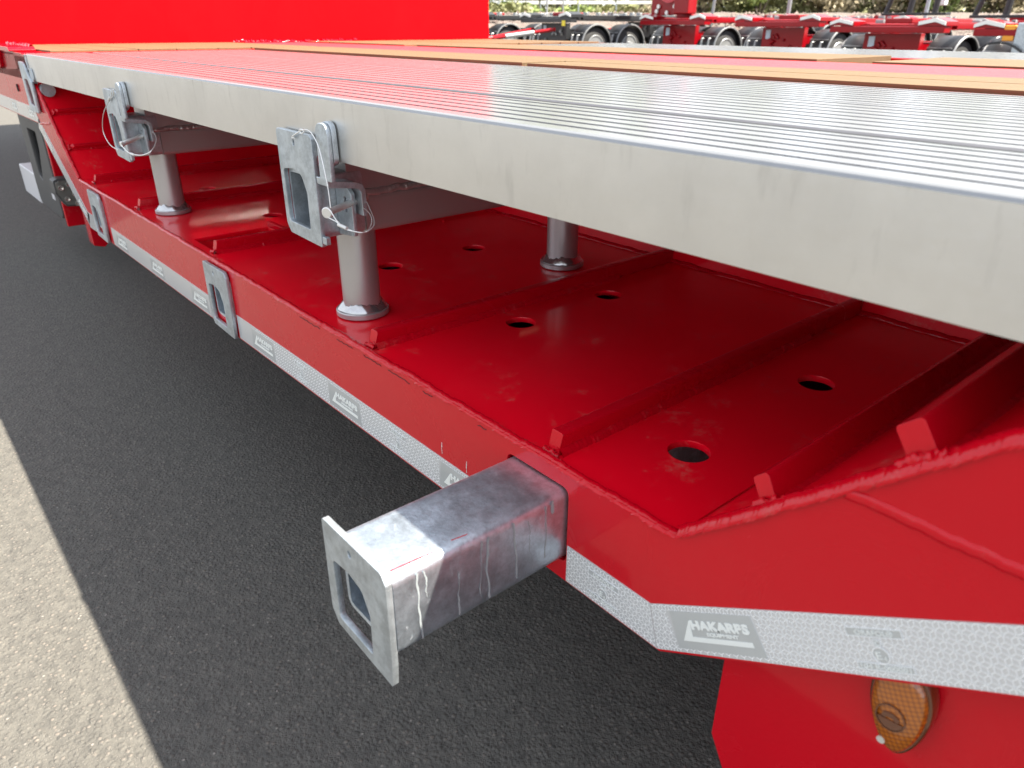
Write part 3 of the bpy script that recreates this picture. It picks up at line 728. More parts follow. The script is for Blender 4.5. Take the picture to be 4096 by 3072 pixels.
# ---- outriggers under the deck with posts, latch plates and pins
def outrigger(cx, pins, post2, seed):
    """cx: x of the right edge of the latch plate"""
    rt = bpy.data.objects.new('outrigger', None); COL.objects.link(rt); rt.parent = T; rt.location = (0, 0, 0)
    x1 = cx - .014; x0 = x1 - .098
    # stub tube with the latch plate in front
    plate('stub_tube', rpoly([(x0, .323), (x1, .323), (x1, .424), (x0, .424)], .012, 5), [rpoly([(x0 + .006, .329), (x1 - .006, .329), (x1 - .006, .418), (x0 + .006, .418)], .006, 4)], -.0035, .075, XZ, GALV, rt)
    z = .332
    up = .485 - z
    out = rpoly([(cx - .112, z - .014), (cx - .003, z - .018), (cx - .001, z + .02), (cx, .480), (cx - .008, .484), (cx - .122, .485), (cx - .124, z + .0)], [.008, .003, .02, .006, .006, .008, .012], 4)
    plate('latch_plate', out, [win(cx + .006, z), circ(cx - .062, .468, .003, 12, .005)], -.0120, -.0040, XZ, GALV, rt, bevel=.0009)
    # corner of the torn tail of the plate
    box('plate_foot', (cx - .001, -.011, z - .012), (cx + .012, -.003, z + .0), GALV, rt, .001)
    lg = plate('locking_lug', rpoly([(.02, z + .004), (.05, z + .004), (.05, z + .032), (.035, z + .032), (.02, z + .022)], .004), [], cx - .052, cx - .046, YZ, GALV, rt)
    # hook strap: up in front of the deck edge, back under it, down along the beam
    sx0, sx1 = cx + .027, cx + .063
    up_ = plate('hook_strap', rpoly([(sx0, .425), (sx1, .425), (sx1, .506), (sx0, .506)], [0.002, .002, .017, .017], 7), [], -.0172, -.0105, XZ, GALV, rt, bevel=.001)
    plate('hook_pad', rpoly([(sx0 + .004, .440), (sx1 + .001, .450), (sx1 - .001, .508), (sx0 + .004, .508)], [0.004, .012, .015, .015], 7), [], -.0100, -.0015, XZ, GALV, rt, bevel=.001)
    path = [(-.0205, .428), (-.0185, .4190), (-.012, .4165), (.030, .4105), (.039, .406), (.0425, .398), (.0435, .348), (.0355, .347), (.035, .396), (.031, .4015), (-.0105, .4085), (-.017, .411), (-.0205, .417)]
    prism('hook_strap', [(-.0172, .4275), (-.0105, .4275), (-.0095, .4240), (.030, .4185), (.0410, .4145), (.0455, .404), (.0455, .366), (.0375, .366), (.0370, .4020), (.0345, .4065), (.0290, .4095), (-.0115, .4145), (-.0165, .417)], YZ, sx0 - .013, sx1 - .014, GALV, rt, bevel=.001)
    # slotted tab next to the strap
    plate('slotted_tab', rpoly([(x1 + .001, .328), (cx + .036, .333), (cx + .036, .398), (cx + .026, .407), (x1 + .001, .409)], [0, .003, .008, .012, 0], 4), [rpoly([(cx + .010, .368), (cx + .020, .368), (cx + .020, .392), (cx + .010, .392)], .004, 4)], .026, .033, XZ, GALV, rt, bevel=.0007)
    # beam: lower box, weld, upper web
    bx0, bx1 = x0 - .004, x1 + .002
    prism('beam_box', rpoly([(bx0, .322), (bx1, .322), (bx1, .386), (bx0, .386)], .010, 4), XZ, .076, .784, SILV, rt)
    prism('beam_web', [(bx0 + .01, .3862), (bx1 - .006, .3862), (bx1 - .006, .4525), (bx0 + .01, .4525)], XZ, .050, .784, SILV, rt)
    weld('weld_bead', [(bx1 - .003, .052, .3875), (bx1 - .003, .50, .3875)], (1, 0, .7), .0062, SILV, rt, .008, .3, seed, .75, .22)
    # posts
    for (px, py) in ((cx - .080, .091),) + (((cx - .060, .575),) if post2 else ()):
        pp = lathe('support_post', [(.0335, 0), (.0335, .1515)], (px, py, .1705), SILV, rt, 40)
        lathe('base_flange', [(.0455, 0), (.0475, .0015), (.0475, .0095), (.046, .0110)], (px, py, .1590), SILV, pp, 40)
        bm = bmesh.new(); rr = random.Random(seed + int(py * 100)); K = 44; prev = None; first = None
        for k in range(K):
            a = 2 * math.pi * k / K; hh = .012 + rr.uniform(-.002, .003) + .003 * math.sin(a * 3 + seed); ww = .0085 + rr.uniform(-.001, .0015) + .0015 * math.sin(a * 2)
            ring = [bm.verts.new((px + math.cos(a) * q, py + math.sin(a) * q, .1695 + h)) for q, h in ((.033, hh + .001), (.0345, hh), (.0345 + ww * .45, hh * .62), (.0345 + ww, .001), (.0345 + ww, -.001))]
            if prev:
                for j in range(4): bm.faces.new((prev[j], prev[j + 1], ring[j + 1], ring[j]))
            else: first = ring
            prev = ring
        for j in range(4): bm.faces.new((prev[j], prev[j + 1], first[j + 1], first[j]))
        link('weld_bead', fin(bm), ZW_SILV, pp, smooth=True)
    return rt
ZW_SILV = m_plain('fresh_silver_weld', (.55, .55, .56), .22, .9, .3, 60)
outrigger(-.548, True, True, 41)
outrigger(-1.592, True, True, 42)

def pin(name, head, tail, parent, head_r=.011, r=.0058, flat=False):
    o = tube(name, [head, tail], r, ZINC, parent, 16)
    d = (Vector(tail) - Vector(head)).normalized(); h = Vector(head)
    bm = bmesh.new(); tube_bm(bm, [h - d * .004, h - d * .003, h + d * .002, h + d * .003], head_r, 20, True, [head_r * .85, head_r, head_r, head_r * .85])
    link('pin_head', fin(bm), ZINC, o, smooth=True)
    return o
P1 = pin('locking_pin', (-.482, -.030, .3845), (-.538, .066, .3855), T, .0085, .0052)
wire = curve_pts([(-.480, -.032, .376), (-.462, -.028, .362), (-.430, -.015, .350), (-.415, .000, .352), (-.412, .018, .368), (-.430, .040, .385), (-.470, .062, .396), (-.500, .064, .392)], 8)
def W3(px, py, y):
    d = RF + RR * ((px - 2048) / 2930.8) + RD * ((py - 1536) / 2930.8); t = (y - CAM.y) / d.y; return CAM + d * t
wr = [W3(1100 + a / 1.93, 480 + b / 1.93, y) for a, b, y in ((430, 700, -.030), (455, 745, -.032), (490, 790, -.032), (560, 840, -.028), (640, 868, -.02), (710, 862, -.01), (760, 820, .005), (765, 770, .02), (735, 690, .035), (695, 610, .05), (660, 583, .058), (652, 600, .06))]
tube('retaining_wire', curve_pts(wr, 6), .0008, ZINC, P1, 8)
wr = [W3(1100 + a / 1.93, 480 + b / 1.93, y) for a, b, y in ((415, 755, -.034), (480, 790, -.034), (530, 835, -.032), (600, 858, -.028), (700, 866, -.012), (745, 800, .01), (740, 740, .02), (700, 690, .035), (660, 668, .045))]
tube('retaining_wire', curve_pts(wr, 6), .0008, ZINC, P1, 8)
wr = [W3(1100 + a / 1.93, 480 + b / 1.93, y) for a, b, y in ((430, 680, -.032), (410, 530, -.03), (375, 360, -.028), (340, 220, -.024), (300, 130, -.020), (255, 80, -.018), (205, 80, -.016), (165, 105, -.016), (135, 130, -.014))]
tube('lanyard_wire', curve_pts(wr, 6), .0008, ZINC, P1, 8)
wr = [W3(1100 + a / 1.93, 480 + b / 1.93, -.016) for a, b in ((185, 95), (195, 75), (215, 78), (222, 95), (205, 104), (190, 92), (150, 115), (132, 135), (150, 140))]
tube('lanyard_wire', curve_pts(wr, 6), .0011, ZINC, P1, 8)
a = W3(1100 + 490 / 1.93, 480 + 808 / 1.93, -.0335); b = W3(1100 + 555 / 1.93, 480 + 838 / 1.93, -.031)
tube('wire_ferrule', [a, b], .0028, TRIM, P1, 10)
def Q(a, b, y): return W3(400 + a / 2.766, 300 + b / 2.766, y)
P2 = pin('locking_pin', Q(245, 765, -.030), Q(510, 655, .035), T, .007, .0055)
tube('retaining_wire', curve_pts([Q(*q) for q in ((245, 745, -.032), (235, 770, -.034), (275, 820, -.034), (320, 860, -.032), (400, 885, -.028), (480, 885, -.02), (560, 850, -.008), (610, 780, .01), (625, 710, .025), (610, 660, .035), (585, 625, .045))], 6), .0016, ZINC, P2, 8)
tube('lanyard_wire', curve_pts([Q(*q) for q in ((200, 830, -.016), (120, 780, -.022), (60, 690, -.024), (30, 590, -.024), (35, 450, -.022), (75, 330, -.018), (110, 260, -.016), (130, 200, -.016), (125, 175, -.016), (150, 165, -.015), (145, 230, -.016), (115, 265, -.016))], 6), .0010, ZINC, P2, 8)
tube('wire_ferrule', [Q(112, 245, -.016), Q(98, 285, -.017)], .003, TRIM, P2, 10)
tube('wire_ferrule', [Q(340, 870, -.031), Q(385, 886, -.029)], .003, TRIM, P2, 10)

# latch plate at the joint (no strap)
lp = rpoly([(-2.825, .345), (-2.690, .345), (-2.690, .455), (-2.715, .47), (-2.745, .505), (-2.765, .512), (-2.832, .512), (-2.838, .36)], [.006, .006, .02, .006, .006, .01, .006, .01], 4)
L3 = plate('latch_plate', lp, [rpoly([(-2.80, .372), (-2.722, .366), (-2.722, .43), (-2.745, .455), (-2.80, .455)], [.006, .004, .014, .01, .006], 4)], -.012, -.004, XZ, GALV, T, bevel=.001)
square_tube(-2.815, -2.71, .355, .462, -.0035, .012, T, GALV, name='stub_tube')
lathe('latch_roller', [(.022, 0), (.022, .05)], (-2.70, .03, .423), GALV, T, 20, 'x')
plate('hook_pad', rpoly([(-2.715, .45), (-2.66, .45), (-2.665, .49), (-2.69, .495)], .012), [], -.006, -.0015, XZ, GALV, T)

# ---- things under the front: tool box, working lamp, cross box, fin
tb = plate('tool_box', rpoly([(-3.97, -.195), (-3.455, -.195), (-3.455, .262), (-3.97, .262)], .05, 6), [rpoly([(-3.80, -.03), (-3.745, -.05), (-3.62, .11), (-3.60, .185), (-3.80, .185)], .012)], .098, .125, XZ, BLACKP, T, bevel=.006)
prism('tool_box_body', rpoly([(-3.95, -.18), (-3.44, -.18), (-3.44, .25), (-3.95, .25)], .05, 5), XZ, .135, .62, BLACKP, tb)
box('tool_box_handle', (-3.735, .118, -.0), (-3.690, .132, .15), BLACK, tb, .004)
box('tool_box_latch', (-3.725, .113, .015), (-3.70, .12, .045), GREYB, tb)
box('tool_box_label', (-3.595, .0965, -.115), (-3.535, .0978, -.090), GREYB, tb)
gb = box('grey_side_box', (-4.40, .10, -.205), (-3.99, .46, -.055), GREYB, T, .006)
box('grey_side_box_end', (-4.408, .10, -.205), (-4.401, .46, -.055), BLACK, gb)
prism('cross_box', [(.045, -.142), (1.2, -.142), (1.2, .299), (.045, .299)], YZ, -3.085, -3.062, REDG, T, .004)
wl = prism('working_lamp', rpoly([(.020, .062), (.020, .012), (.048, -.043), (.150, -.050), (.150, .068), (.036, .070)], .008, 3), YZ, -3.055, -2.985, BLACKP, T, .003)
prism('lamp_glass', rpoly([(.026, .056), (.026, .014), (.051, -.036), (.144, -.043), (.144, .060), (.04, .062)], .006, 3), YZ, -2.984, -2.978, LGLASS, wl, .001)
for (yy, zz) in ((.042, .034), (.072, .044), (.056, -.012), (.086, .004), (.118, .03), (.118, -.022), (.090, -.034)):
    lathe('led', [(.001, -.001), (.0075, .0015), (.0105, .005), (.0085, .0052), (.003, .0025)], (-2.977, yy, zz), LEDM, wl, 14, 'x')
fn = prism('support_fin', rpoly([(.022, -.101), (.058, -.112), (.086, -.088), (.086, .14), (.022, .14)], [.008, .012, .012, 0, 0], 4), YZ, -2.56, -2.50, RED, T, .003)
tube('black_plug', [(-3.10, .14, -.165), (-3.10, .14, -.14)], .018, BLACK, T, 12)

# ---- lower panel at the right with amber marker lamp
pn = [(.2225, -.100), (.262, -.116), (1.4, -.116), (1.4, .30), (.55, .30), (.21, .05), (.2165, .02)]
plate('lower_panel', rpoly([(.218, -.098), (.245, -.150), (1.4, -.150), (1.4, .50), (.95, .50), (.218, .03)], [.006, .006, 0, 0, 0, 0]), [], .030, .050, XZ, RED, T, bevel=.002)
def egg(cx, cz, w, h, ang, n=40, k=.22):
    o = []
    for i in range(n):
        a = 2 * math.pi * i / n; x = w / 2 * math.cos(a) * (1 + k * math.sin(a)); z = h / 2 * math.sin(a)
        o.append((cx + x * math.cos(ang) - z * math.sin(ang), cz + x * math.sin(ang) + z * math.cos(ang)))
    return o
ml = plate('marker_lamp', egg(.391, .109, .050, .096, .10), [], .014, .0295, XZ, AMBD, T, bevel=.002)
# domed lens
bm = bmesh.new(); prev = None
for q, yy in ((1.0, .0138), (.97, .0105), (.9, .0085), (.7, .0072), (.4, .0062), (.1, .0058)):
    ring = [bm.verts.new((x, yy, z)) for x, z in egg(.391, .109, .050 * .88 * q, .096 * .92 * q, .10)]
    if prev:
        for i in range(40): bm.faces.new((prev[i], prev[(i + 1) % 40], ring[(i + 1) % 40], ring[i]))
    prev = ring
bm.faces.new(prev); link('amber_lens', fin(bm), AMBER, ml, smooth=True)
bm = bmesh.new(); o1 = circ(.389, .105, .0125, 24, .0135); o2 = circ(.389, .105, .0115, 24, .0125)
for k in range(24): prism_bm(bm, [o1[k], o1[(k + 1) % 24], o2[(k + 1) % 24], o2[k]], XZ, .0045, .0068)
for u in range(-2, 3): pass
link('emblem_ring', fin(bm), AMBD, ml)
prism('emblem_shade', [(.389 + .0108 * math.cos(a), .105 + .0118 * math.sin(a)) for a in [math.radians(200 + i * 14) for i in range(12)]], XZ, .0048, .0066, AMBD, ml)
prism('emblem_animal', [(.382, .1035), (.385, .1025), (.3865, .1050), (.3915, .1055), (.394, .1035), (.3965, .1045), (.3955, .1085), (.3905, .1105), (.3865, .1095), (.3825, .1075)], XZ, .0046, .0064, AMBD, ml)
lathe('reflector_dot', [(.0036, 0), (.0036, .002), (.003, .003)], (.3865, .0075, .0735), ZINC, ml, 16, 'y')  # whitish reflector dot low on the lens

# ------------------------------------------------------------------ parked trailers behind
AX = Vector((.12, .99)).normalized(); ROTZ = math.atan2(-AX.x, AX.y)      # local +y = away from us
def parked(name, label, group, frame, trim, drawbar=False, seed=0, deckitems=True):
    t = thing(name, label, 'trailer', (0, 0, 0), ROTZ, group)
    bm = bmesh.new()
    for x in (-.55, .55): box_bm(bm, (x - .07, -.3, 1.18), (x + .07, 7, 1.30))
    for y in (-.3, 1.2, 2.8, 4.4, 6.0): box_bm(bm, (-1.18, y, 1.20), (-.621, y + .12, 1.29)); box_bm(bm, (.621, y, 1.20), (1.18, y + .12, 1.29)); box_bm(bm, (-.479, y, 1.20), (.479, y + .12, 1.29))
    link('chassis_frame', fin(bm), frame, t, bevel=.01)
    box('rear_bumper', (-1.25, -.55, 1.13), (1.25, -.31, 1.25), frame, t, .015)
    for s in (-1, 1):
        prism('reflective_tape', [(s * .72, 1.27), (s * 1.05, 1.33), (s * 1.26, 1.27), (s * 1.26, 1.33), (s * 1.04, 1.40), (s * .72, 1.335)], lambda u, v, w: (u, w, v), -.56, -.54, WHITE, t)
        prism('corner_cap', [(s * .70, 1.26), (s * 1.27, 1.26), (s * 1.27, 1.335), (s * 1.04, 1.405), (s * .70, 1.34)], lambda u, v, w: (u, w, v), -.535, -.1, frame, t)
        box('side_beam', (s * 1.14, -.09, 1.2), (s * 1.25, 6.6, 1.32), frame, t, .01)
    ax = bmesh.new()
    box_bm(ax, (-.62, -.2, .60), (.62, -.05, 1.12)); box_bm(ax, (-.5, -.04, .75), (.5, 2.6, .95))
    link('suspension_box', fin(ax), frame, t, bevel=.01)
    box('number_plate', (-.50, -.215, .86), (-.36, -.205, 1.06), BLUEL, t)
    rr = random.Random(seed)
    for k in range(7):
        bm = bmesh.new(); x = rr.uniform(-.4, .5); z = rr.uniform(.7, .98); tube_bm(bm, [(x, -.24, z), (x + rr.uniform(-.12, .12), -.22, z + rr.uniform(-.1, .05))], .03, 8)
        link('air_coupling', fin(bm), trim, t)
    for k in range(9):
        bm = bmesh.new(); x = rr.uniform(-.9, 1.0); y = rr.uniform(-.4, 3); box_bm(bm, (x, y, 1.305), (x + rr.uniform(.06, .22), y + .1, 1.36 + rr.uniform(0, .05)))
        link('deck_fitting', fin(bm), RIM, t, bevel=.01)
    box('ramp_plate', (-.35, 0.0, 1.305), (.25, .9, 1.40), frame if frame != BLACK else REDB, t, .02)
    for ai, y in enumerate((.45, 1.76)):
        for s in (-1, 1):
            # mudguard: arc shell
            bm = bmesh.new(); n = 14; A = []
            for k in range(n + 1):
                a = math.radians(-8 + 196 * k / n); A.append([bm.verts.new((s * xx, y + rad * math.cos(a), .52 + rad * math.sin(a))) for xx, rad in ((.70, .57), (1.25, .57), (1.25, .555), (.70, .555))])
            for p, q in zip(A, A[1:]):
                for j in range(4): bm.faces.new((p[j], p[(j + 1) % 4], q[(j + 1) % 4], q[j]))
            bm.faces.new(A[0]); bm.faces.new(A[-1])
            mg = link('mudguard', fin(bm), BLACK, t, smooth=True)
            bm = bmesh.new()
            tube_bm(bm, [(s * 1.255, y + .555 * math.cos(math.radians(a)), .52 + .555 * math.sin(math.radians(a))) for a in range(-8, 190, 12)], .022, 6)
            link('mudguard_edge', fin(bm), RIM, mg, smooth=True)
            bm = bmesh.new()
            for xx in (.85, 1.10):
                tube_bm(bm, [(s * xx, y - .545, .80), (s * xx, y - .60, .80), (s * xx, y - .62, .60)], .026, 6)
            tube_bm(bm, [(s * .72, y - .50, .86), (s * 1.22, y - .50, .86)], .015, 6)
            link('mudguard_bracket', fin(bm), RIM, mg, smooth=True)
            wh = lathe('wheel', [(.30, 0), (.46, .01), (.50, .04), (.50, .30), (.46, .33), (.30, .34)], (s * .86 - (.34 if s < 0 else 0) + (.0 if s < 0 else 0) + (.02 if s < 0 else 0), y, .50), RUBBER, t, 28, 'x')
            sx = s * 1.20
            pr = [(.31, 0), (.30, .012), (.27, .012), (.255, -.05), (.14, -.07), (.12, .04), (.05, .06)]
            lathe('wheel_rim', [(r, h * s) for r, h in pr], (sx + .005 * s, y, .50), RIM, wh, 28, 'x')
    if drawbar:
        bm = bmesh.new()
        for s in (-1, 1): tube_bm(bm, [(s * .55, -.55, .95), (s * .12, -2.4, .72)], .05, 10)
        link('drawbar', fin(bm), REDB, t, smooth=True)
        tube('drawbar_sleeve', [(.40, -1.2, .865), (.20, -2.05, .765)], .065, RIM, t, 12)
        tube('drawbar_eye', [(0, -2.35, .72), (0, -2.7, .70)], .07, REDB, t, 12)
    return t
red0 = parked('parked_trailer', '', 'red skeletal trailers parked in a row behind the deck', REDB, REDB, seed=1)
blk0 = parked('parked_trailer', '', 'black trailers with red drawbars parked behind the deck', BLACK, RIM, True, seed=2)
# yellow tags on the black ones
box('yellow_tag', (.9, -.58, 1.04), (1.05, -.57, 1.18), YEL, blk0)
def place(o, dpx, D, zg, label):
    """put local point (1.25,.45) (outer face of the first right wheel) on the ray through source pixel column dpx"""
    p = at(dpx, 100, D); off = Matrix.Rotation(ROTZ, 3, 'Z') @ Vector((1.25, .45, 0))
    o.location = (p.x - off.x, p.y - off.y, zg); o['label'] = label
place(red0, 3890, 14.5, -.62, 'red trailer with two black mudguards at the far right, directly behind the deck edge')
r2 = copy_tree(red0); place(r2, 3380, 17.5, -.52, 'red trailer second from the right in the row, its white tape corner at mid frame')
r3 = copy_tree(red0); place(r3, 2920, 19.9, -.48, 'red trailer third from the right in the row, next to the black ones')
place(blk0, 2390, 21.2, -.42, 'black trailer with red drawbar and yellow tag beside the red ones')
b2 = copy_tree(blk0); place(b2, 2040, 23.3, -.40, 'black trailer with red drawbar partly behind the red bulkhead')
r4 = copy_tree(red0); place(r4, 4640, 12.2, -.66, 'red trailer cut by the right edge of the picture, orange lamp at its corner')

for k, (px, D, z, src, lab) in enumerate(((4280, 22.5, -.5, red0, 'red trailer in the back row seen between the rightmost trailer and the picture edge'), (3700, 24, -.45, red0, 'red trailer in the back row behind the rightmost pair of mudguards'), (3230, 26, -.4, red0, 'red trailer in the back row behind the middle of the front row'), (2700, 27.0, -.36, blk0, 'black trailer in the back row below the tall red bulkhead frame'))):
    q = copy_tree(src); place(q, px, D, z, lab)
# loose kit standing on the parked trailers
def local(o, x, y, z):
    v = Matrix.Rotation(ROTZ, 3, 'Z') @ Vector((x, y, z)); return Vector(o.location) + v
def loading_frame(loc, label):
    t = thing('loading_ramp', label, 'ramp', loc, ROTZ, 'black folded loading ramps standing on trailers')
    bm = bmesh.new()
    tube_bm(bm, [(-.75, 0, .03), (-.35, .1, 1.6)], .06, 8); tube_bm(bm, [(-.1, 0, .03), (.0, 0, 1.7)], .07, 8); tube_bm(bm, [(.55, 0, .03), (.65, 0, 1.7)], .07, 8)
    link('ramp_upright', fin(bm), BLACK, t)
    box('ramp_base', (-.8, -.12, 0), (.9, .12, .06), BLACK, t, .01)
    box('ramp_crossbar', (-.4, -.05, 1.2), (.66, .05, 1.3), BLACK, t, .01)
    return t
f1 = loading_frame(at(3650, 62, 18.5) , 'black steel loading ramp standing upright between the two rightmost trailers')
f2 = loading_frame(at(4040, 72, 15.5), 'black steel loading ramp standing upright at the right picture edge')
sp = thing('signal_post', 'grey signal post with pale lamp beside the black ramp', 'post', at(3700, 70, 19.5), ROTZ)
tube('post_pole', [(0, 0, -.6), (0, 0, 1.2)], .05, GALV, sp, 10); box('lamp_box', (.28, -.08, .28), (.48, .08, .7), WHITE, sp, .02); box('orange_light', (.0, -.07, .45), (.1, -.055, .75), ORNG, sp); tube('lamp_arm', [(0, 0, .5), (.35, 0, .5)], .025, GALV, sp, 8)
hb = thing('red_bulkhead_frame', 'tall red steel bulkhead with pale disc and bolts on the third trailer', 'frame', at(2690, 60, 20.9), ROTZ)
box('back_panel', (-.9, 0, 0), (.72, .12, 1.9), REDB, hb, .02); box('side_cabinet', (.36, -.35, .02), (.92, -.01, 1.9), REDB, hb, .03)
lathe('pale_disc', [(.48, 0), (.48, -.05), (.4, -.09)], (-.15, -.01, .78), m_plain('faded_red', (.7, .12, .14), .5), hb, 28, 'y')
for x, z in ((-.55, .22), (.10, .22), (-.5, .48), (.18, .42), (-.62, .10), (.2, .08), (-.2, .06)):
    bm = bmesh.new(); tube_bm(bm, [(x, -.06, z), (x, -.02, z)], .06, 10); link('bolt', fin(bm), ZINC, hb, smooth=True)
orl = thing('corner_lamp', 'orange corner lamp on a grey post at the right picture edge', 'lamp', at(4040, 160, 13.2), ROTZ)
box('lamp_lens', (-.14, -.03, -.02), (.06, .03, .24), ORNG, orl, .02); box('grey_mount', (.08, -.05, -.45), (.3, .05, .28), GALV, orl, .02)
tube('black_hose', curve_pts([(-.5, -.1, -.25), (-.35, -.1, -.08), (0, -.12, -.05), (.3, -.1, -.2), (.45, -.1, -.4)], 6), .02, BLACK, orl, 8)
# ------------------------------------------------------------------ embankment, plants, far fence
def bank(name, D0, D1, px0, px1, z0, z1, mat, step=24):
    bm = bmesh.new(); rows = []; rr = random.Random(5)
    for j in range(5):
        t = j / 4; row = []
        for i in range(step + 1):
            px = px0 + (px1 - px0) * i / step; p = at(px, 100, D0 + (D1 - D0) * t)
            row.append(bm.verts.new((p.x, p.y, z0 + (z1 - z0) * t + rr.uniform(-.06, .06))))
        rows.append(row)
    for a, b in zip(rows, rows[1:]):
        for i in range(step): bm.faces.new((a[i], a[i + 1], b[i + 1], b[i]))
    return link(name, fin(bm), mat, kind='structure', smooth=True)
bank('gravel_bank', 29, 33.5, 1500, 5200, -.7, 1.15, GRAV)
bank('grass_bank', 33.5, 60, 1300, 5600, 1.1, 1.6, DRYG)
# loose stones on the bank
sm = bmesh.new(); rr = random.Random(9)
for k in range(5200):
    px = rr.uniform(1900, 4300); t = rr.random(); D = 29.6 + 3.9 * t; p = at(px, 100, D); z = -.7 + 1.85 * (D - 29) / 4.5
    r = rr.uniform(.05, .11)
    v = [sm.verts.new(p.xyz * 0 + Vector((p.x + dx * r * rr.uniform(.7, 1.3), p.y + dy * r * rr.uniform(.7, 1.3), z + dz * r * rr.uniform(.6, 1.1)))) for dx, dy, dz in ((1, 0, 0), (0, 1, 0), (-1, 0, 0), (0, -1, 0), (0, 0, 1), (0, 0, -1))]
    for f in ((0, 1, 4), (1, 2, 4), (2, 3, 4), (3, 0, 4), (1, 0, 5), (2, 1, 5), (3, 2, 5), (0, 3, 5)): sm.faces.new([v[i] for i in f])
so = link('bank_stones', fin(sm), STONE, kind='stuff')
def leaves(bm, c, rad, n, rr, size):
    for k in range(n):
        while True:
            v = Vector((rr.uniform(-1, 1), rr.uniform(-1, 1), rr.uniform(-1, 1)))
            if v.length < 1: break
        v = v.normalized() * (v.length ** .5); p = Vector(c) + Vector((v.x * rad[0], v.y * rad[1], v.z * rad[2]))
        s = size * rr.uniform(.6, 1.5); u = Vector((rr.gauss(0, 1), rr.gauss(0, 1), rr.gauss(0, 1))).normalized(); w = u.orthogonal().normalized()
        q = [p + u * s, p + w * s * .5, p - u * s, p - w * s * .5]; bm.faces.new([bm.verts.new(x) for x in q])
def bush(px, D, zb, w, h, mi, label, seed, dense=1700):
    rr = random.Random(seed); p = at(px, 100, D); t = thing('bush', label, 'bush', (p.x, p.y, zb), 0, 'bushes along the top of the gravel bank')
    bm = bmesh.new()
    for k in range(7): leaves(bm, (rr.uniform(-.5, .5) * w, rr.uniform(-.4, .4) * w, h * rr.uniform(.25, .7)), (w * .42, w * .4, h * .38), int(dense / 7), rr, .13)
    link('foliage', fin(bm), LEAFS[mi], t)
    bm = bmesh.new()
    for k in range(5):
        a = rr.uniform(0, 6.28); tube_bm(bm, [(0, 0, -.3), (math.cos(a) * w * .2, math.sin(a) * w * .2, h * .4), (math.cos(a) * w * .4, math.sin(a) * w * .4, h * .8)], .05, 5, True, [.06, .04, .015])
    link('stem', fin(bm), BARK, t)
kinds = ['olive green', 'dry brown', 'fresh green']
specs = [(1985, 36, 1.9, 0), (2060, 38, 2.1, 2), (2330, 42, 2.6, 2), (2470, 40, 2.2, 0), (2620, 39, 2.3, 1), (2790, 36, 2.2, 1), (2900, 37, 2.6, 0), (3030, 36, 2.4, 2), (3160, 37, 2.8, 0), (3290, 36, 2.5, 1), (3400, 37, 2.6, 0), (3520, 36, 2.4, 1), (3640, 37, 2.6, 2), (3760, 36, 2.5, 1), (3880, 37, 2.6, 0), (4000, 36, 2.6, 1), (4120, 36.5, 2.5, 1)]
nm = ['first', 'second', 'third', 'fourth', 'fifth', 'sixth', 'seventh', 'eighth', 'ninth', 'tenth', 'eleventh', 'twelfth', 'thirteenth', 'fourteenth', 'fifteenth', 'sixteenth', 'seventeenth']
for i, (px, D, w, mi) in enumerate(specs):
    bush(px, D, 1.15 if px > 2700 else .9, w, 2.4 + (i % 3) * .3 if px > 2700 else .75, mi, '%s bush on the bank, %s one from the left' % (kinds[mi], nm[i]), 100 + i, 2200 if px > 2700 else 900)
def tree(px, D, zb, h, r, mi, label, seed):
    rr = random.Random(seed); p = at(px, 100, D); t = thing('tree', label, 'tree', (p.x, p.y, zb), 0, 'trees beyond the bank')
    tube('trunk', [(0, 0, -.5), (.05, 0, h * .3), (-.1, .1, h * .6), (0, 0, h * .9)], r, BARK, t, 10, [r * 1.3, r, r * .7, r * .2])
    bm = bmesh.new()
    for k in range(9): leaves(bm, (rr.uniform(-1, 1) * h * .22, rr.uniform(-1, 1) * h * .22, h * rr.uniform(.5, .95)), (h * .17, h * .17, h * .13), 420, rr, .16)
    link('crown', fin(bm), LEAFS[mi], t)
    bm = bmesh.new()
    for k in range(7):
        a = rr.uniform(0, 6.28); tube_bm(bm, [(0, 0, h * rr.uniform(.35, .6)), (math.cos(a) * h * .25, math.sin(a) * h * .25, h * rr.uniform(.65, .9))], .06, 5, True, [.09, .02])
    link('branch', fin(bm), BARK, t)
tree(2112, 40, 1.2, 8, .30, 2, 'tree with thick dark trunk beside the red bulkhead edge', 1)
tree(2235, 43, 1.2, 7, .16, 0, 'thin trunked tree to the right of the thick one', 2)
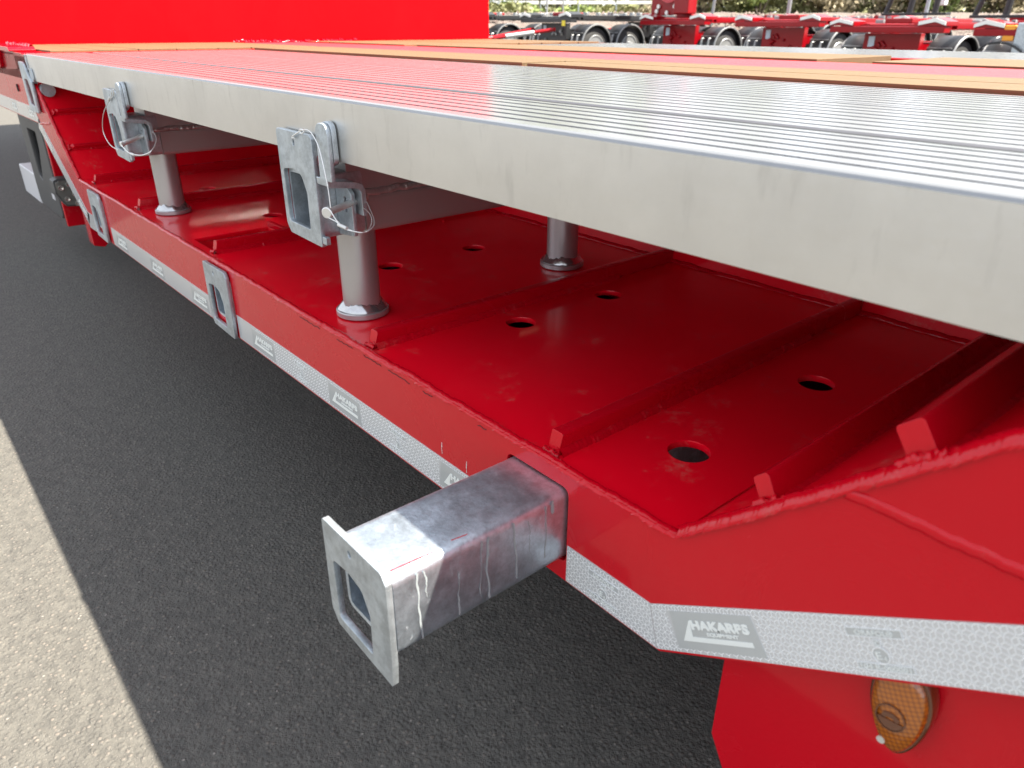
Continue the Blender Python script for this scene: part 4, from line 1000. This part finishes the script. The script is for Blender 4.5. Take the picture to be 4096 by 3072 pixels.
for i, (px, mi) in enumerate(((1900, 0), (2560, 2), (3000, 0), (3500, 1), (3950, 2), (4300, 0))):
    tree(px, 56, 1.5, 9, .2, mi, ['tree far beyond the bank behind the red bulkhead', 'green tree beyond the bank above the red bulkhead frame', 'olive tree beyond the bank behind the silver pole', 'brown tree beyond the bank left of the black ramp', 'green tree beyond the bank between the two black ramps', 'olive tree beyond the bank past the right picture edge'][i], 30 + i)
# far hedge mass closing the view
hm = bmesh.new(); rr = random.Random(77)
for k in range(26): p = at(1500 + k * 130, 100, 70 + rr.uniform(-4, 4)); leaves(hm, (p.x, p.y, 2.5), (3.6, 2.5, 4.2), 620, rr, .35)
link('far_woodland', fin(hm), LEAFS[0], kind='stuff')
# white barrier beyond the bushes, at the left
wb = thing('road_barrier', 'long white road barrier among the greenery right of the red bulkhead', 'barrier', at(2300, 20, 37), 0)
pa = at(1850, 17, 38) - Vector(wb.location); pb = at(2760, 16, 39) - Vector(wb.location)
dv = (pb - pa); L = dv.length; dv.normalize(); nv = Vector((-dv.y, dv.x, 0)) * .04
for k in range(6):
    a = pa + dv * (L * k / 6 + .05); b = pa + dv * (L * (k + 1) / 6 - .05); bm = bmesh.new()
    vs = [bm.verts.new(q + nv * s + Vector((0, 0, z))) for q in (a, b) for s in (-1, 1) for z in (0, .16)]
    for f in ((0, 1, 3, 2), (4, 6, 7, 5), (0, 4, 5, 1), (2, 3, 7, 6), (0, 2, 6, 4), (1, 5, 7, 3)): bm.faces.new([vs[i] for i in f])
    link('barrier_rail', fin(bm), WHITE, wb)
    tube('barrier_post', [a + Vector((0, 0, -.9)), a + Vector((0, 0, .1))], .04, GALV, wb, 6)
for i, (px, D, r, lab) in enumerate(((2186, 33, .045, 'slim grey pole nearest to the tree trunk'), (2250, 34, .035, 'thinnest grey pole left of the red bulkhead frame'), (3145, 27, .075, 'bright silver pole standing above the middle red trailer'), (2835, 25, .05, 'leaning grey pole beside the red bulkhead frame'))):
    p = at(px, 100, D); t = thing('silver_pole', lab, 'pole', (p.x, p.y, 0), 0, 'poles behind the parked trailers')
    tube('pole_shaft', [(0, 0, gz(p.x, p.y) - .1), (.35 if i == 3 else .02, 0, 4.6)], r, RIM, t, 10)
    tube('pole_cap', [(.35 if i == 3 else .02, 0, 4.6), (.37 if i == 3 else .02, 0, 4.65)], r * 1.3, RIM, t, 10)
bpy.context.view_layer.update()
